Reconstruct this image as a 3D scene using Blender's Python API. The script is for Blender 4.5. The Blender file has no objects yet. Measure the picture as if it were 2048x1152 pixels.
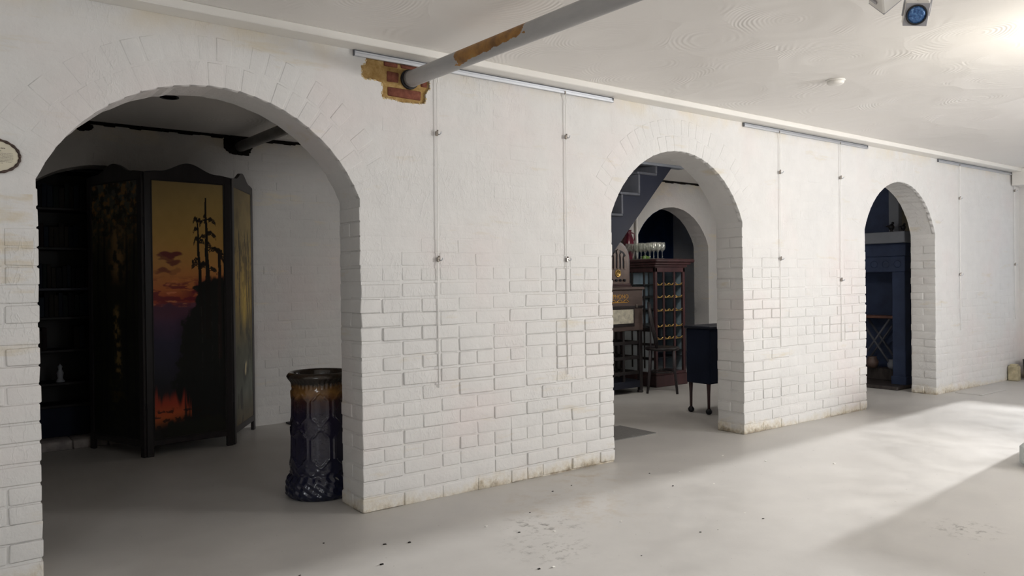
import bpy, bmesh, math, random
import numpy as np
from mathutils import Vector, Matrix, noise as mnoise
random.seed(7)
rng = np.random.RandomState(11)
C = bpy.context.scene.collection
S = bpy.context.scene
PI = math.pi

# ------------------------------------------------------------------ camera
cam = bpy.data.cameras.new('camera')
cam.sensor_width = 36.0
cam.lens = 1547.394 * 36.0 / 2048.0
cam.clip_start = 0.05
cam.clip_end = 100
co = bpy.data.objects.new('camera', cam)
C.objects.link(co)
Rv, Uv, Fv = (0.79787236, -0.6027129, -0.01169837), (0.01339935, -0.00166966, 0.99990883), (0.60267749, 0.79795637, -0.00674379)
co.matrix_world = Matrix(((Rv[0], Uv[0], -Fv[0], 0.0), (Rv[1], Uv[1], -Fv[1], -3.67550551),
                          (Rv[2], Uv[2], -Fv[2], 1.18932395), (0, 0, 0, 1)))
S.camera = co

# ------------------------------------------------------------------ world, light, exposure
w = bpy.data.worlds.new('world')
S.world = w
w.use_nodes = True
w.node_tree.nodes['Background'].inputs['Color'].default_value = (0.75, 0.86, 1.0, 1)
w.node_tree.nodes['Background'].inputs['Strength'].default_value = 1.0
S.view_settings.view_transform = 'Standard'
S.view_settings.look = 'None'
S.view_settings.gamma = 1.0
S.view_settings.use_curve_mapping = False
S.view_settings.exposure = -0.57


def area_light(name, loc, target, sx, sy, power, col):
    l = bpy.data.lights.new(name, 'AREA')
    l.shape = 'RECTANGLE'
    l.size, l.size_y = sx, sy
    l.energy = power
    l.color = col
    o = bpy.data.objects.new(name, l)
    o.location = loc
    o.rotation_euler = (Vector(target) - Vector(loc)).to_track_quat('-Z', 'Y').to_euler()
    C.objects.link(o)
    return o


# daylight coming in through the windows of the wall behind the photographer
area_light('window_daylight_far', (7.3, -4.70, 1.75), (5.2, 0, 1.0), 1.0, 1.0, 34, (1.0, 0.985, 0.985))
area_light('window_daylight_near', (3.0, -4.70, 1.75), (2.6, 0, 1.0), 1.0, 1.0, 7, (0.96, 0.98, 1.0))
area_light('left_fill_light', (-1.8, -4.70, 1.6), (1.0, -1.5, 0.0), 0.9, 0.9, 38, (0.95, 0.98, 1.0))  # fill added to brighten the left floor, pier and jamb
# fill added at the same windows, aimed up to brighten the ceiling
area_light('ceiling_fill_far', (7.0, -4.68, 1.70), (5.6, -2.5, 3.2), 1.5, 0.9, 205, (1.0, 0.985, 0.975))
area_light('ceiling_fill_near', (3.0, -4.68, 1.70), (2.7, -2.5, 3.2), 1.0, 0.9, 19, (1.0, 0.985, 0.985))
# daylight through the window in the right end wall
area_light('end_window_daylight', (30.0, 0.5, 5.2), (4.5, -1.2, 0.0), 0.55, 0.55, 18500, (1.0, 0.99, 0.98))
# unseen fill lights added to brighten the back room, between the arches
area_light('back_room_fill', (5.3, 1.0, 2.38), (6.6, 2.8, 1.4), 0.4, 0.4, 27, (1.0, 0.95, 0.88))
area_light('back_room_fill_east', (7.25, 0.90, 1.70), (6.7, 2.6, 0.9), 0.3, 0.3, 10, (1.0, 0.96, 0.9))
area_light('back_room_fill_low', (5.25, 2.15, 1.0), (6.6, 2.8, 0.5), 0.3, 0.3, 5, (1.0, 0.97, 0.94))
# unseen point light right of the frame, brightens the ceiling
lp = bpy.data.lights.new('ceiling_uplight', 'POINT')
lp.energy = 30
lp.color = (1.0, 0.93, 0.8)
lp.shadow_soft_size = 0.09
lo = bpy.data.objects.new('ceiling_uplight', lp)
lo.location = (4.62, -2.46, 2.0)
C.objects.link(lo)
S.cycles.max_bounces = 10
S.cycles.diffuse_bounces = 6
S.cycles.adaptive_threshold = 0.015
S.cycles.glossy_bounces = 4
S.cycles.transparent_max_bounces = 16
S.cycles.caustics_reflective = False
S.cycles.caustics_refractive = False


# ------------------------------------------------------------------ material helpers
def srgb(r, g, b):
    return tuple(((c / 255.0) / 12.92 if c / 255.0 <= 0.04045 else ((c / 255.0 + 0.055) / 1.055) ** 2.4) for c in (r, g, b))


class NT:
    def __init__(s, name):
        s.m = bpy.data.materials.new(name)
        s.m.use_nodes = True
        s.t = s.m.node_tree
        s.b = s.t.nodes['Principled BSDF']
        s.geo = None

    def n(s, typ, **kw):
        nd = s.t.nodes.new(typ)
        for k, v in kw.items():
            setattr(nd, k, v)
        return nd

    def l(s, a, b):
        s.t.links.new(a, b)

    def pos(s, scale=(1, 1, 1)):
        if s.geo is None:
            s.geo = s.n('ShaderNodeNewGeometry')
        if scale == (1, 1, 1):
            return s.geo.outputs['Position']
        v = s.n('ShaderNodeVectorMath', operation='MULTIPLY')
        s.l(s.geo.outputs['Position'], v.inputs[0])
        v.inputs[1].default_value = scale
        return v.outputs[0]

    def noise(s, scale, detail=4, rough=0.55, sc=(1, 1, 1)):
        nd = s.n('ShaderNodeTexNoise')
        nd.inputs['Scale'].default_value = scale
        nd.inputs['Detail'].default_value = detail
        nd.inputs['Roughness'].default_value = rough
        s.l(s.pos(sc), nd.inputs['Vector'])
        return nd.outputs['Fac']

    def ramp(s, fac, stops):
        r = s.n('ShaderNodeValToRGB')
        e = r.color_ramp.elements
        while len(e) < len(stops):
            e.new(0.5)
        for i, (p, c) in enumerate(stops):
            e[i].position = p
            e[i].color = (c[0], c[1], c[2], 1) if isinstance(c, tuple) else (c, c, c, 1)
        s.l(fac, r.inputs['Fac'])
        return r.outputs['Color']

    def mix(s, fac, a, b, mode='MIX'):
        m = s.n('ShaderNodeMix', data_type='RGBA', blend_type=mode)
        for sock, v in ((m.inputs[0], fac), (m.inputs[6], a), (m.inputs[7], b)):
            if hasattr(v, 'links'):
                s.l(v, sock)
            elif isinstance(v, tuple):
                sock.default_value = (v[0], v[1], v[2], 1)
            else:
                sock.default_value = v
        return m.outputs[2]

    def math(s, op, a, b=0.0, c=0.0):
        m = s.n('ShaderNodeMath', operation=op)
        for i, v in enumerate((a, b, c)):
            if hasattr(v, 'links'):
                s.l(v, m.inputs[i])
            else:
                m.inputs[i].default_value = v
        return m.outputs[0]

    def xyz(s):
        sp = s.n('ShaderNodeSeparateXYZ')
        s.l(s.pos(), sp.inputs[0])
        return sp.outputs

    def bump(s, height, strength, dist, normal=None):
        b = s.n('ShaderNodeBump')
        b.inputs['Strength'].default_value = strength
        b.inputs['Distance'].default_value = dist
        s.l(height, b.inputs['Height'])
        if normal is not None:
            s.l(normal, b.inputs['Normal'])
        return b.outputs['Normal']

    def out(s, color=None, rough=None, normal=None, metal=None, spec=None):
        for k, v in (('Base Color', color), ('Roughness', rough), ('Normal', normal), ('Metallic', metal), ('Specular IOR Level', spec)):
            if v is None:
                continue
            if hasattr(v, 'links'):
                s.l(v, s.b.inputs[k])
            elif isinstance(v, tuple):
                s.b.inputs[k].default_value = (v[0], v[1], v[2], 1)
            else:
                s.b.inputs[k].default_value = v
        return s.m


def mat_simple(name, col, rough=0.5, metal=0.0, spec=0.5, vary=0.25, scale=14.0, stretch=(1, 1, 1), bump=0.0):
    t = NT(name)
    f = t.noise(scale, 4, 0.6, stretch)
    lo_ = tuple(c * (1 - vary) for c in col)
    hi_ = tuple(min(1, c * (1 + vary)) for c in col)
    c = t.ramp(f, [(0.3, lo_), (0.7, hi_)])
    nrm = t.bump(f, bump, 0.004) if bump else None
    return t.out(c, rough, nrm, metal, spec)


def make_wall_paint(name, base=(0.735, 0.725, 0.71), stains=True, damp=True):
    t = NT(name)
    big = t.noise(1.3, 3, 0.55)
    mid = t.noise(7.0, 5, 0.6)
    c = t.ramp(big, [(0.3, tuple(v * k for v, k in zip(base, (0.97, 0.975, 0.98)))), (0.52, base),
                     (0.72, tuple(v * k for v, k in zip(base, (1.015, 0.962, 0.962))))])
    c = t.mix(0.10, c, t.ramp(mid, [(0.35, 0.55), (0.65, 1.0)]), 'MULTIPLY')
    X, Y, Z = t.xyz()
    if stains:
        sn = t.noise(2.2, 5, 0.62, (0.8, 1, 4.2))
        msk = t.ramp(sn, [(0.60, 0.0), (0.74, 0.55)])
        c = t.mix(msk, c, (0.62, 0.53, 0.36))
        # old water marks on the left pier
        bx = t.math('MULTIPLY', t.math('LESS_THAN', X, 0.345), t.math('LESS_THAN', t.math('ABSOLUTE', t.math('SUBTRACT', Z, 1.37)), 0.20))
        wm = t.ramp(t.noise(5.5, 4, 0.6, (0.7, 1, 3.0)), [(0.45, 0.0), (0.62, 0.6)])
        c = t.mix(t.math('MULTIPLY', bx, wm), c, (0.60, 0.50, 0.33))
        # paint that has yellowed along the top of the wall
        top = t.math('MULTIPLY', t.math('SMOOTH_MIN', 1.0, t.math('MAXIMUM', t.math('MULTIPLY', t.math('SUBTRACT', Z, 2.28), 8.0), 0.0), 0.2),
                     t.ramp(t.noise(3.0, 4, 0.6), [(0.42, 0.0), (0.62, 0.55)]))
        c = t.mix(top, c, (0.70, 0.60, 0.42))
    if damp:
        # damp and salts that break the paint at the foot of the wall
        wob = t.noise(9.0, 5, 0.65)
        wid = t.noise(1.1, 2, 0.5)
        hgt = t.math('MULTIPLY_ADD', wid, 0.24, -0.118)
        edge = t.math('SUBTRACT', t.math('MULTIPLY_ADD', wob, 0.16, hgt), Z)
        m1 = t.ramp(t.math('MULTIPLY_ADD', edge, 9.0, 0.0), [(0.0, 0.0), (0.8, 0.75)])
        c = t.mix(m1, c, t.ramp(t.noise(34, 4, 0.7), [(0.35, (0.50, 0.39, 0.22)), (0.55, (0.70, 0.63, 0.48)), (0.7, (0.8, 0.77, 0.7))]))
        m2 = t.ramp(t.math('MULTIPLY_ADD', t.math('SUBTRACT', edge, t.math('MULTIPLY', t.noise(26, 3, 0.7), 0.10)), 14.0, 0.0), [(0.15, 0.0), (0.9, 0.7)])
        c = t.mix(m2, c, (0.17, 0.13, 0.09))
    n1 = t.bump(t.noise(5.5, 4, 0.55), 0.32, 0.022)
    n2 = t.bump(t.noise(26.0, 5, 0.6), 0.45, 0.007, n1)
    # sparse brush ridges and trowel lumps
    ridge = t.ramp(t.noise(12.0, 3, 0.5, (1.9, 1, 0.8)), [(0.46, 0.0), (0.5, 1.0), (0.54, 0.0)])
    n3 = t.bump(t.math('MULTIPLY', ridge, t.ramp(t.noise(2.1, 3, 0.6), [(0.47, 0.0), (0.60, 1.0)])), 0.36, 0.004, n2)
    n4 = t.bump(t.noise(120.0, 3, 0.6), 0.35, 0.002, n3)
    return t.out(c, 0.62, n4, 0.0, 0.35)


M = {}
M['paint'] = make_wall_paint('white_wall_paint')
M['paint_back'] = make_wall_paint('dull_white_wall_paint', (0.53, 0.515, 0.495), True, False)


def make_ceiling():
    t = NT('combed_ceiling_plaster')
    v = t.n('ShaderNodeTexVoronoi', feature='F1')
    v.inputs['Scale'].default_value = 1.9
    v.inputs['Randomness'].default_value = 0.8
    wp = t.n('ShaderNodeTexNoise')
    wp.inputs['Scale'].default_value = 2.0
    t.l(t.pos(), wp.inputs['Vector'])
    mixv = t.n('ShaderNodeVectorMath', operation='MULTIPLY_ADD')
    t.l(wp.outputs['Color'], mixv.inputs[0])
    mixv.inputs[1].default_value = (0.22, 0.22, 0.0)
    t.l(t.pos((1, 1, 0)), mixv.inputs[2])
    t.l(mixv.outputs[0], v.inputs['Vector'])
    d = v.outputs['Distance']
    rings = t.math('SINE', t.math('MULTIPLY', d, 150.0))
    wave = t.math('SINE', t.math('MULTIPLY', d, 21.0))
    big = t.noise(0.8, 3, 0.5)
    c = t.ramp(big, [(0.3, (0.82, 0.795, 0.77)), (0.7, (0.84, 0.82, 0.79))])
    n1 = t.bump(t.math('MULTIPLY', rings, t.ramp(t.noise(3, 2, 0.5), [(0.45, 0.0), (0.65, 1.0)])), 0.34, 0.0020)
    n2 = t.bump(wave, 0.12, 0.006, n1)
    n3 = t.bump(d, 0.62, 0.02, n2)
    n4 = t.bump(t.noise(40, 4, 0.6), 0.15, 0.003, n3)
    return t.out(c, 0.6, n4, 0, 0.3)


M['ceiling'] = make_ceiling()


def make_floor():
    t = NT('grey_floor_paint')
    a = t.noise(0.7, 4, 0.55)
    b = t.noise(5.0, 5, 0.65, (1, 1, 1))
    c = t.ramp(a, [(0.3, (0.49, 0.475, 0.455)), (0.55, (0.535, 0.518, 0.495)), (0.75, (0.51, 0.495, 0.475))])
    c = t.mix(0.18, c, t.ramp(b, [(0.35, 0.6), (0.62, 1.0)]), 'MULTIPLY')
    sp = t.ramp(t.noise(46, 2, 0.5), [(0.235, 1.0), (0.26, 0.0)])
    c = t.mix(t.math('MULTIPLY', sp, 0.5), c, (0.10, 0.09, 0.08))
    X, Y, Z = t.xyz()

    def blob(x, y, r, sx=1.0, sy=1.0):
        dx = t.math('MULTIPLY', t.math('SUBTRACT', X, x), sx)
        dy = t.math('MULTIPLY', t.math('SUBTRACT', Y, y), sy)
        q = t.math('SQRT', t.math('ADD', t.math('MULTIPLY', dx, dx), t.math('MULTIPLY', dy, dy)))
        return t.math('MAXIMUM', t.math('SUBTRACT', 1.0, t.math('DIVIDE', q, r)), 0.0)
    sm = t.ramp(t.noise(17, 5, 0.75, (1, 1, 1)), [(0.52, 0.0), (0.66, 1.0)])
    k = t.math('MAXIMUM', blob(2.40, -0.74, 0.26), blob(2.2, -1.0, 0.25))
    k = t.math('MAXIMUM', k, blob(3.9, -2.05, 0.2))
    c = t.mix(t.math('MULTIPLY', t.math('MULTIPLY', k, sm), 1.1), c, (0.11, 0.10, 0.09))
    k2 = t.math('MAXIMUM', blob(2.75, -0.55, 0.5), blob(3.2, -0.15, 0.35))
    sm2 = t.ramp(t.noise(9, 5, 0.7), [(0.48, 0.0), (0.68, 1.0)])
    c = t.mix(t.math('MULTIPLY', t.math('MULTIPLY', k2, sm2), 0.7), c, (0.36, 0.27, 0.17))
    rg = t.ramp(t.noise(2.5, 5, 0.6), [(0.3, 0.34), (0.7, 0.56)])
    n1 = t.bump(t.noise(3.2, 3, 0.5), 0.18, 0.012)
    n2 = t.bump(t.noise(70, 3, 0.6), 0.12, 0.0015, n1)
    return t.out(c, rg, n2, 0, 0.45)


M['floor'] = make_floor()
M['trim'] = mat_simple('white_trim_gloss', (0.80, 0.78, 0.74), 0.45, 0, 0.4, 0.03, 3)
M['gap'] = mat_simple('gap_shade_and_crumbs', (0.012, 0.010, 0.009), 0.9, 0, 0.1, 0.4, 30, bump=0.6)
M['alu'] = mat_simple('anodised_aluminium', (0.62, 0.64, 0.68), 0.38, 0.75, 0.5, 0.06, 5, (1, 1, 30))
M['alu_dark'] = mat_simple('aluminium_slot', (0.16, 0.17, 0.19), 0.5, 0.4, 0.4, 0.1, 6)
M['steel'] = mat_simple('hook_steel', (0.30, 0.27, 0.24), 0.3, 0.9, 0.5, 0.15, 40)
M['wire'] = mat_simple('white_hanging_rod', (0.85, 0.84, 0.82), 0.35, 0.0, 0.5, 0.02, 5)


def make_pipe():
    t = NT('grey_pipe_paint')
    f = t.noise(11, 5, 0.6, (1, 0.25, 1))
    c = t.ramp(f, [(0.3, (0.33, 0.33, 0.335)), (0.7, (0.45, 0.445, 0.44))])
    X, Y, Z = t.xyz()
    wob = t.math('MULTIPLY', t.math('SUBTRACT', t.noise(16, 4, 0.6), 0.5), 0.12)
    yy = t.math('ADD', Y, wob)
    m = t.math('MULTIPLY', t.math('LESS_THAN', yy, -0.50), t.math('GREATER_THAN', yy, -1.06))
    # the paint has come away on the flank and top, leaving rust coloured primer
    zlim = t.math('MULTIPLY_ADD', Y, -0.0214, 2.240)
    z2 = t.math('ADD', Z, t.math('MULTIPLY', wob, 0.25))
    m = t.math('MULTIPLY', m, t.math('GREATER_THAN', z2, zlim))
    pr = t.ramp(t.noise(13, 4, 0.6), [(0.3, (0.16, 0.07, 0.012)), (0.6, (0.36, 0.17, 0.03)), (0.75, (0.30, 0.20, 0.05))])
    c = t.mix(m, c, pr)
    return t.out(c, 0.45, t.bump(m, 0.5, 0.002), 0, 0.45)


M['pipe'] = make_pipe()
M['pipe_plain'] = mat_simple('dark_pipe_steel', (0.20, 0.19, 0.18), 0.5, 0.2, 0.4, 0.2, 10)
M['rubber'] = mat_simple('black_pipe_sleeve', (0.012, 0.012, 0.014), 0.5, 0, 0.4, 0.2, 10)


def make_mortar():
    t = NT('ochre_lime_mortar')
    c = t.ramp(t.noise(22, 6, 0.7), [(0.28, (0.26, 0.15, 0.05)), (0.5, (0.42, 0.27, 0.105)), (0.72, (0.56, 0.41, 0.20))])
    n = t.bump(t.noise(60, 5, 0.7), 0.8, 0.006)
    return t.out(c, 0.95, n, 0, 0.1)


M['mortar'] = make_mortar()
t = NT('bare_red_brick')
M['redbrick'] = t.out(t.ramp(t.noise(35, 5, 0.7), [(0.3, (0.13, 0.045, 0.032)), (0.55, (0.215, 0.078, 0.052)), (0.75, (0.27, 0.12, 0.08))]),
                      0.9, t.bump(t.noise(70, 4, 0.7), 0.6, 0.003), 0, 0.15)
M['chip'] = mat_simple('broken_paint_edge', (0.62, 0.50, 0.30), 0.9, 0, 0.1, 0.25, 60, bump=0.5)
M['navy'] = mat_simple('navy_painted_boarding', (0.011, 0.014, 0.028), 0.5, 0, 0.4, 0.2, 3, (1, 1, 0.2))
M['navy_dark'] = mat_simple('dark_navy_plaster', (0.010, 0.015, 0.033), 0.7, 0, 0.2, 0.25, 3)
M['ebony'] = mat_simple('ebonised_bookcase_wood', (0.004, 0.0035, 0.004), 0.5, 0, 0.3, 0.3, 10)
M['ink_blue'] = mat_simple('ink_blue_painted_wood', (0.030, 0.046, 0.098), 0.55, 0, 0.35, 0.25, 6)
M['blue_shade'] = mat_simple('far_room_blue_shade', (0.030, 0.078, 0.22), 0.8, 0, 0.2, 0.25, 2)
M['tread'] = mat_simple('dark_grey_tread_paint', (0.075, 0.080, 0.098), 0.5, 0, 0.35, 0.15, 9)
M['dim_white'] = mat_simple('dusty_pale_pottery', (0.28, 0.30, 0.34), 0.5, 0, 0.3, 0.1, 9)
M['lining_sheen'] = mat_simple('cabinet_lining_and_pane_sheen', (0.52, 0.57, 0.60), 0.6, 0, 0.3, 0.08, 5)
M['slate'] = mat_simple('slate_grey_paint', (0.20, 0.215, 0.25), 0.55, 0, 0.3, 0.1, 5)
M['cream'] = mat_simple('cream_plaster', (0.62, 0.56, 0.42), 0.75, 0, 0.2, 0.08, 4)
M['wood_dark'] = mat_simple('black_stained_oak', (0.016, 0.012, 0.013), 0.42, 0, 0.45, 0.4, 12, (1, 1, 0.12), 0.1)
M['wood_red'] = mat_simple('mahogany', (0.050, 0.021, 0.022), 0.35, 0, 0.5, 0.35, 14, (1, 1, 0.15), 0.08)
M['wood_brown'] = mat_simple('walnut_veneer', (0.088, 0.060, 0.052), 0.4, 0, 0.5, 0.3, 16, (0.2, 1, 1), 0.06)
M['wood_mid'] = mat_simple('walnut_radio_front', (0.120, 0.080, 0.066), 0.4, 0, 0.5, 0.3, 20, (1, 1, 0.2), 0.06)
M['wood_grey'] = mat_simple('weathered_chair_wood', (0.040, 0.032, 0.036), 0.5, 0, 0.4, 0.3, 18, (1, 1, 0.2))
M['brass'] = mat_simple('aged_brass', (0.55, 0.36, 0.12), 0.35, 0.85, 0.5, 0.3, 40)
M['gold'] = mat_simple('gold_transfer_lettering', (0.55, 0.30, 0.06), 0.5, 0.2, 0.4, 0.3, 60)
M['ivory'] = mat_simple('yellowed_paper_panel', (0.55, 0.52, 0.42), 0.6, 0, 0.3, 0.3, 22)
M['kerb'] = mat_simple('dusty_stone', (0.40, 0.37, 0.36), 0.8, 0, 0.2, 0.3, 14, bump=0.5)
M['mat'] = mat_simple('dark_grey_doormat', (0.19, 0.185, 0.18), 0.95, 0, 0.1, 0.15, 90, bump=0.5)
M['blackiron'] = mat_simple('black_cast_iron', (0.014, 0.014, 0.018), 0.5, 0.3, 0.4, 0.3, 20)
M['white_item'] = mat_simple('white_glazed_pottery', (0.62, 0.63, 0.66), 0.3, 0, 0.5, 0.05, 8)
M['maroon'] = mat_simple('maroon_glazed_ware', (0.13, 0.018, 0.035), 0.18, 0, 0.6, 0.25, 20)
M['green'] = mat_simple('green_glass', (0.12, 0.22, 0.04), 0.3, 0, 0.5, 0.2, 20)
M['lamp_white'] = mat_simple('lamp_white_enamel', (0.78, 0.76, 0.72), 0.4, 0, 0.45, 0.03, 6)
M['lamp_grey'] = mat_simple('lamp_grey_face', (0.42, 0.41, 0.43), 0.45, 0, 0.4, 0.05, 6)
M['cable'] = mat_simple('black_lamp_cable', (0.02, 0.02, 0.022), 0.5, 0, 0.4, 0.1, 6)
t = NT('blue_dichroic_lens')
M['lens'] = t.out(t.ramp(t.noise(110, 3, 0.6), [(0.35, (0.03, 0.09, 0.26)), (0.6, (0.10, 0.24, 0.52)), (0.75, (0.3, 0.5, 0.8))]), 0.15,
                  t.bump(t.noise(130, 2, 0.5), 0.4, 0.003), 0.2, 0.8)
t = NT('plaster_cream_plaque')
M['plaque'] = t.out(t.ramp(t.noise(9, 3, 0.5), [(0.3, (0.62, 0.57, 0.46)), (0.7, (0.68, 0.64, 0.50))]), 0.5, None, 0, 0.3)
M['rope'] = mat_simple('dark_brown_moulded_rim', (0.05, 0.026, 0.018), 0.4, 0, 0.5, 0.5, 80, bump=0.5)
M['ink'] = mat_simple('brown_black_ink', (0.10, 0.085, 0.07), 0.7, 0, 0.2, 0.1, 30)
M['plinth'] = mat_simple('pale_green_grey_paint', (0.50, 0.54, 0.54), 0.5, 0, 0.3, 0.05, 4)
M['beige'] = mat_simple('ochre_stained_block', (0.42, 0.37, 0.25), 0.8, 0, 0.2, 0.25, 18)
M['bin'] = mat_simple('dark_plastic', (0.03, 0.03, 0.028), 0.5, 0, 0.4, 0.2, 10)
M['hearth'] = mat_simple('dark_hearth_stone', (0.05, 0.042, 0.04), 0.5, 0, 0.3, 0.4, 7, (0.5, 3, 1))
M['rustwood'] = mat_simple('reddish_table_wood', (0.12, 0.055, 0.04), 0.45, 0, 0.4, 0.3, 12)


def make_glass(name, tint=(0.9, 0.95, 0.97), gloss=0.10, white_sheen=0.0):
    t = NT(name)
    t.t.nodes.remove(t.b)
    tr = t.n('ShaderNodeBsdfTransparent')
    tr.inputs['Color'].default_value = (*tint, 1)
    gl = t.n('ShaderNodeBsdfGlossy')
    gl.inputs['Roughness'].default_value = 0.04
    fr = t.n('ShaderNodeLayerWeight')
    fr.inputs['Blend'].default_value = 0.5
    mx = t.n('ShaderNodeMixShader')
    mm = t.math('MULTIPLY_ADD', t.math('POWER', fr.outputs['Facing'], 4.0), 0.6, 0.03 + gloss * 0.3)
    t.l(mm, mx.inputs[0])
    t.l(tr.outputs[0], mx.inputs[1])
    t.l(gl.outputs[0], mx.inputs[2])
    last = mx.outputs[0]
    if white_sheen:  # diffuse white put in for the bright sheen of the glasses
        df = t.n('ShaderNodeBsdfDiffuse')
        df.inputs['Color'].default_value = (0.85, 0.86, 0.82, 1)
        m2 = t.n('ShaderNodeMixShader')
        m2.inputs[0].default_value = white_sheen
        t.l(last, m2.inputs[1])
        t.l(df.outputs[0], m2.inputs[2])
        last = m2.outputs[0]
    t.l(last, t.t.nodes['Material Output'].inputs['Surface'])
    return t.m


M['glass'] = make_glass('window_pane_glass')
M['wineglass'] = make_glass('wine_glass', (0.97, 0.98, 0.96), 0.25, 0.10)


def make_vase():
    t = NT('majolica_glaze')
    X, Y, Z = t.xyz()
    z2 = t.math('ADD', Z, t.math('MULTIPLY', t.math('SUBTRACT', t.noise(20, 4, 0.7), 0.5), 0.08))
    c = t.ramp(z2, [(0.0, (0.010, 0.013, 0.035)), (0.47, (0.016, 0.012, 0.030)), (0.545, (0.045, 0.018, 0.016)), (0.59, (0.20, 0.095, 0.025)),
                    (0.625, (0.10, 0.05, 0.015)), (0.645, (0.018, 0.016, 0.014)), (0.70, (0.035, 0.022, 0.014))])
    return t.out(c, 0.14, t.bump(t.noise(55, 3, 0.6), 0.35, 0.004), 0, 0.7)


M['vase'] = make_vase()
t = NT('oil_painting_on_canvas')
at = t.n('ShaderNodeAttribute', attribute_name='art')
M['art'] = t.out(at.outputs['Color'], 0.5, t.bump(t.noise(260, 3, 0.6), 0.25, 0.001), 0, 0.3)


# ------------------------------------------------------------------ mesh helpers
class MB:
    def __init__(s):
        s.v, s.f = [], []

    def add(s, vs, fs):
        o = len(s.v)
        s.v += [tuple(v) for v in vs]
        s.f += [tuple(i + o for i in f) for f in fs]
        return s

    def box(s, x0, x1, y0, y1, z0, z1, b=0.004, jit=0.0):
        """a box with chamfered edges"""
        cx, cy, cz = (x0 + x1) / 2, (y0 + y1) / 2, (z0 + z1) / 2
        hx, hy, hz = abs(x1 - x0) / 2, abs(y1 - y0) / 2, abs(z1 - z0) / 2
        b = min(b, hx * 0.6, hy * 0.6, hz * 0.6)
        vs, idx = [], {}
        cj = {}
        for sx in (-1, 1):
            for sy in (-1, 1):
                for sz in (-1, 1):
                    j = (random.uniform(-jit, jit), random.uniform(-jit, jit) * 0.7, random.uniform(-jit, jit)) if jit else (0, 0, 0)
                    cj[(sx, sy, sz)] = j
                    for ax in range(3):
                        p = [sx * hx, sy * hy, sz * hz]
                        for k in range(3):
                            if k != ax:
                                p[k] -= (1 if p[k] > 0 else -1) * b
                        idx[(sx, sy, sz, ax)] = len(vs)
                        vs.append((cx + p[0] + j[0], cy + p[1] + j[1], cz + p[2] + j[2]))
        fs = []
        I = lambda a, c, d, ax: idx[(a, c, d, ax)]
        for s_ in (-1, 1):
            for ax, order in ((0, None), (1, None), (2, None)):
                q = []
                for (u, v) in ((-1, -1), (1, -1), (1, 1), (-1, 1)):
                    k = [0, 0, 0]
                    k[ax] = s_
                    k[(ax + 1) % 3] = u
                    k[(ax + 2) % 3] = v
                    q.append(idx[(k[0], k[1], k[2], ax)])
                fs.append(tuple(q) if s_ > 0 else tuple(reversed(q)))
        for ax in range(3):
            a2, a3 = (ax + 1) % 3, (ax + 2) % 3
            for u in (-1, 1):
                for v in (-1, 1):
                    q = []
                    for (e, which) in ((-1, a2), (1, a2), (1, a3), (-1, a3)):
                        k = [0, 0, 0]
                        k[ax] = e
                        k[a2] = u
                        k[a3] = v
                        q.append(idx[(k[0], k[1], k[2], which)])
                    fs.append(tuple(q) if u * v > 0 else tuple(reversed(q)))
        for (sx, sy, sz) in cj:
            q = [idx[(sx, sy, sz, a)] for a in range(3)]
            fs.append(tuple(q) if sx * sy * sz > 0 else tuple(reversed(q)))
        return s.add(vs, fs)

    def tube(s, pts, r, n=10, caps=True, sq=1.0):
        pts = [Vector(p) for p in pts]
        rs = r if isinstance(r, (list, tuple)) else [r] * len(pts)
        vs, fs = [], []
        up = None
        for i, p in enumerate(pts):
            d = (pts[min(i + 1, len(pts) - 1)] - pts[max(i - 1, 0)]).normalized()
            if up is None:
                a = Vector((0, 0, 1)) if abs(d.z) < 0.9 else Vector((1, 0, 0))
                up = (a - d * a.dot(d)).normalized()
            else:
                up = (up - d * up.dot(d)).normalized()
            sd = d.cross(up)
            for k in range(n):
                th = 2 * PI * k / n
                vs.append(p + (sd * math.cos(th) + up * math.sin(th) * sq) * rs[i])
        for i in range(len(pts) - 1):
            for k in range(n):
                k2 = (k + 1) % n
                fs.append((i * n + k, (i + 1) * n + k, (i + 1) * n + k2, i * n + k2)[::-1])
        if caps:
            fs.append(tuple(range(n))[::-1])
            fs.append(tuple((len(pts) - 1) * n + k for k in range(n)))
        return s.add(vs, fs)

    def lathe(s, prof, n=24, cx=0, cy=0, cz=0, fn=None, ring=False):
        vs, fs = [], []
        for i, (r, z) in enumerate(prof):
            for k in range(n):
                th = 2 * PI * k / n
                rr = r + (fn(th, z, i) if fn else 0)
                vs.append((cx + rr * math.cos(th), cy + rr * math.sin(th), cz + z))
        for i in range(len(prof) - 1):
            for k in range(n):
                k2 = (k + 1) % n
                fs.append((i * n + k, i * n + k2, (i + 1) * n + k2, (i + 1) * n + k))
        if ring:
            m = (len(prof) - 1) * n
            for k in range(n):
                k2 = (k + 1) % n
                fs.append((m + k, m + k2, k2, k))
            return s.add(vs, fs)
        if prof[0][0] > 1e-5:
            fs.append(tuple(range(n))[::-1])
        if prof[-1][0] > 1e-5:
            fs.append(tuple((len(prof) - 1) * n + k for k in range(n)))
        return s.add(vs, fs)

    def prism(s, poly, axis, a, b):
        """poly of 2D points extruded along an axis ('x': (y,z), 'y': (x,z), 'z': (x,y))"""
        n = len(poly)

        def P(q, t_):
            return (t_, q[0], q[1]) if axis == 'x' else (q[0], t_, q[1]) if axis == 'y' else (q[0], q[1], t_)
        vs = [P(q, a) for q in poly] + [P(q, b) for q in poly]
        fs = [tuple(range(n)), tuple(range(2 * n - 1, n - 1, -1))]
        for i in range(n):
            j = (i + 1) % n
            fs.append((i, i + n, j + n, j))
        o = len(s.v)
        s.add(vs, fs)
        return s

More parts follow.
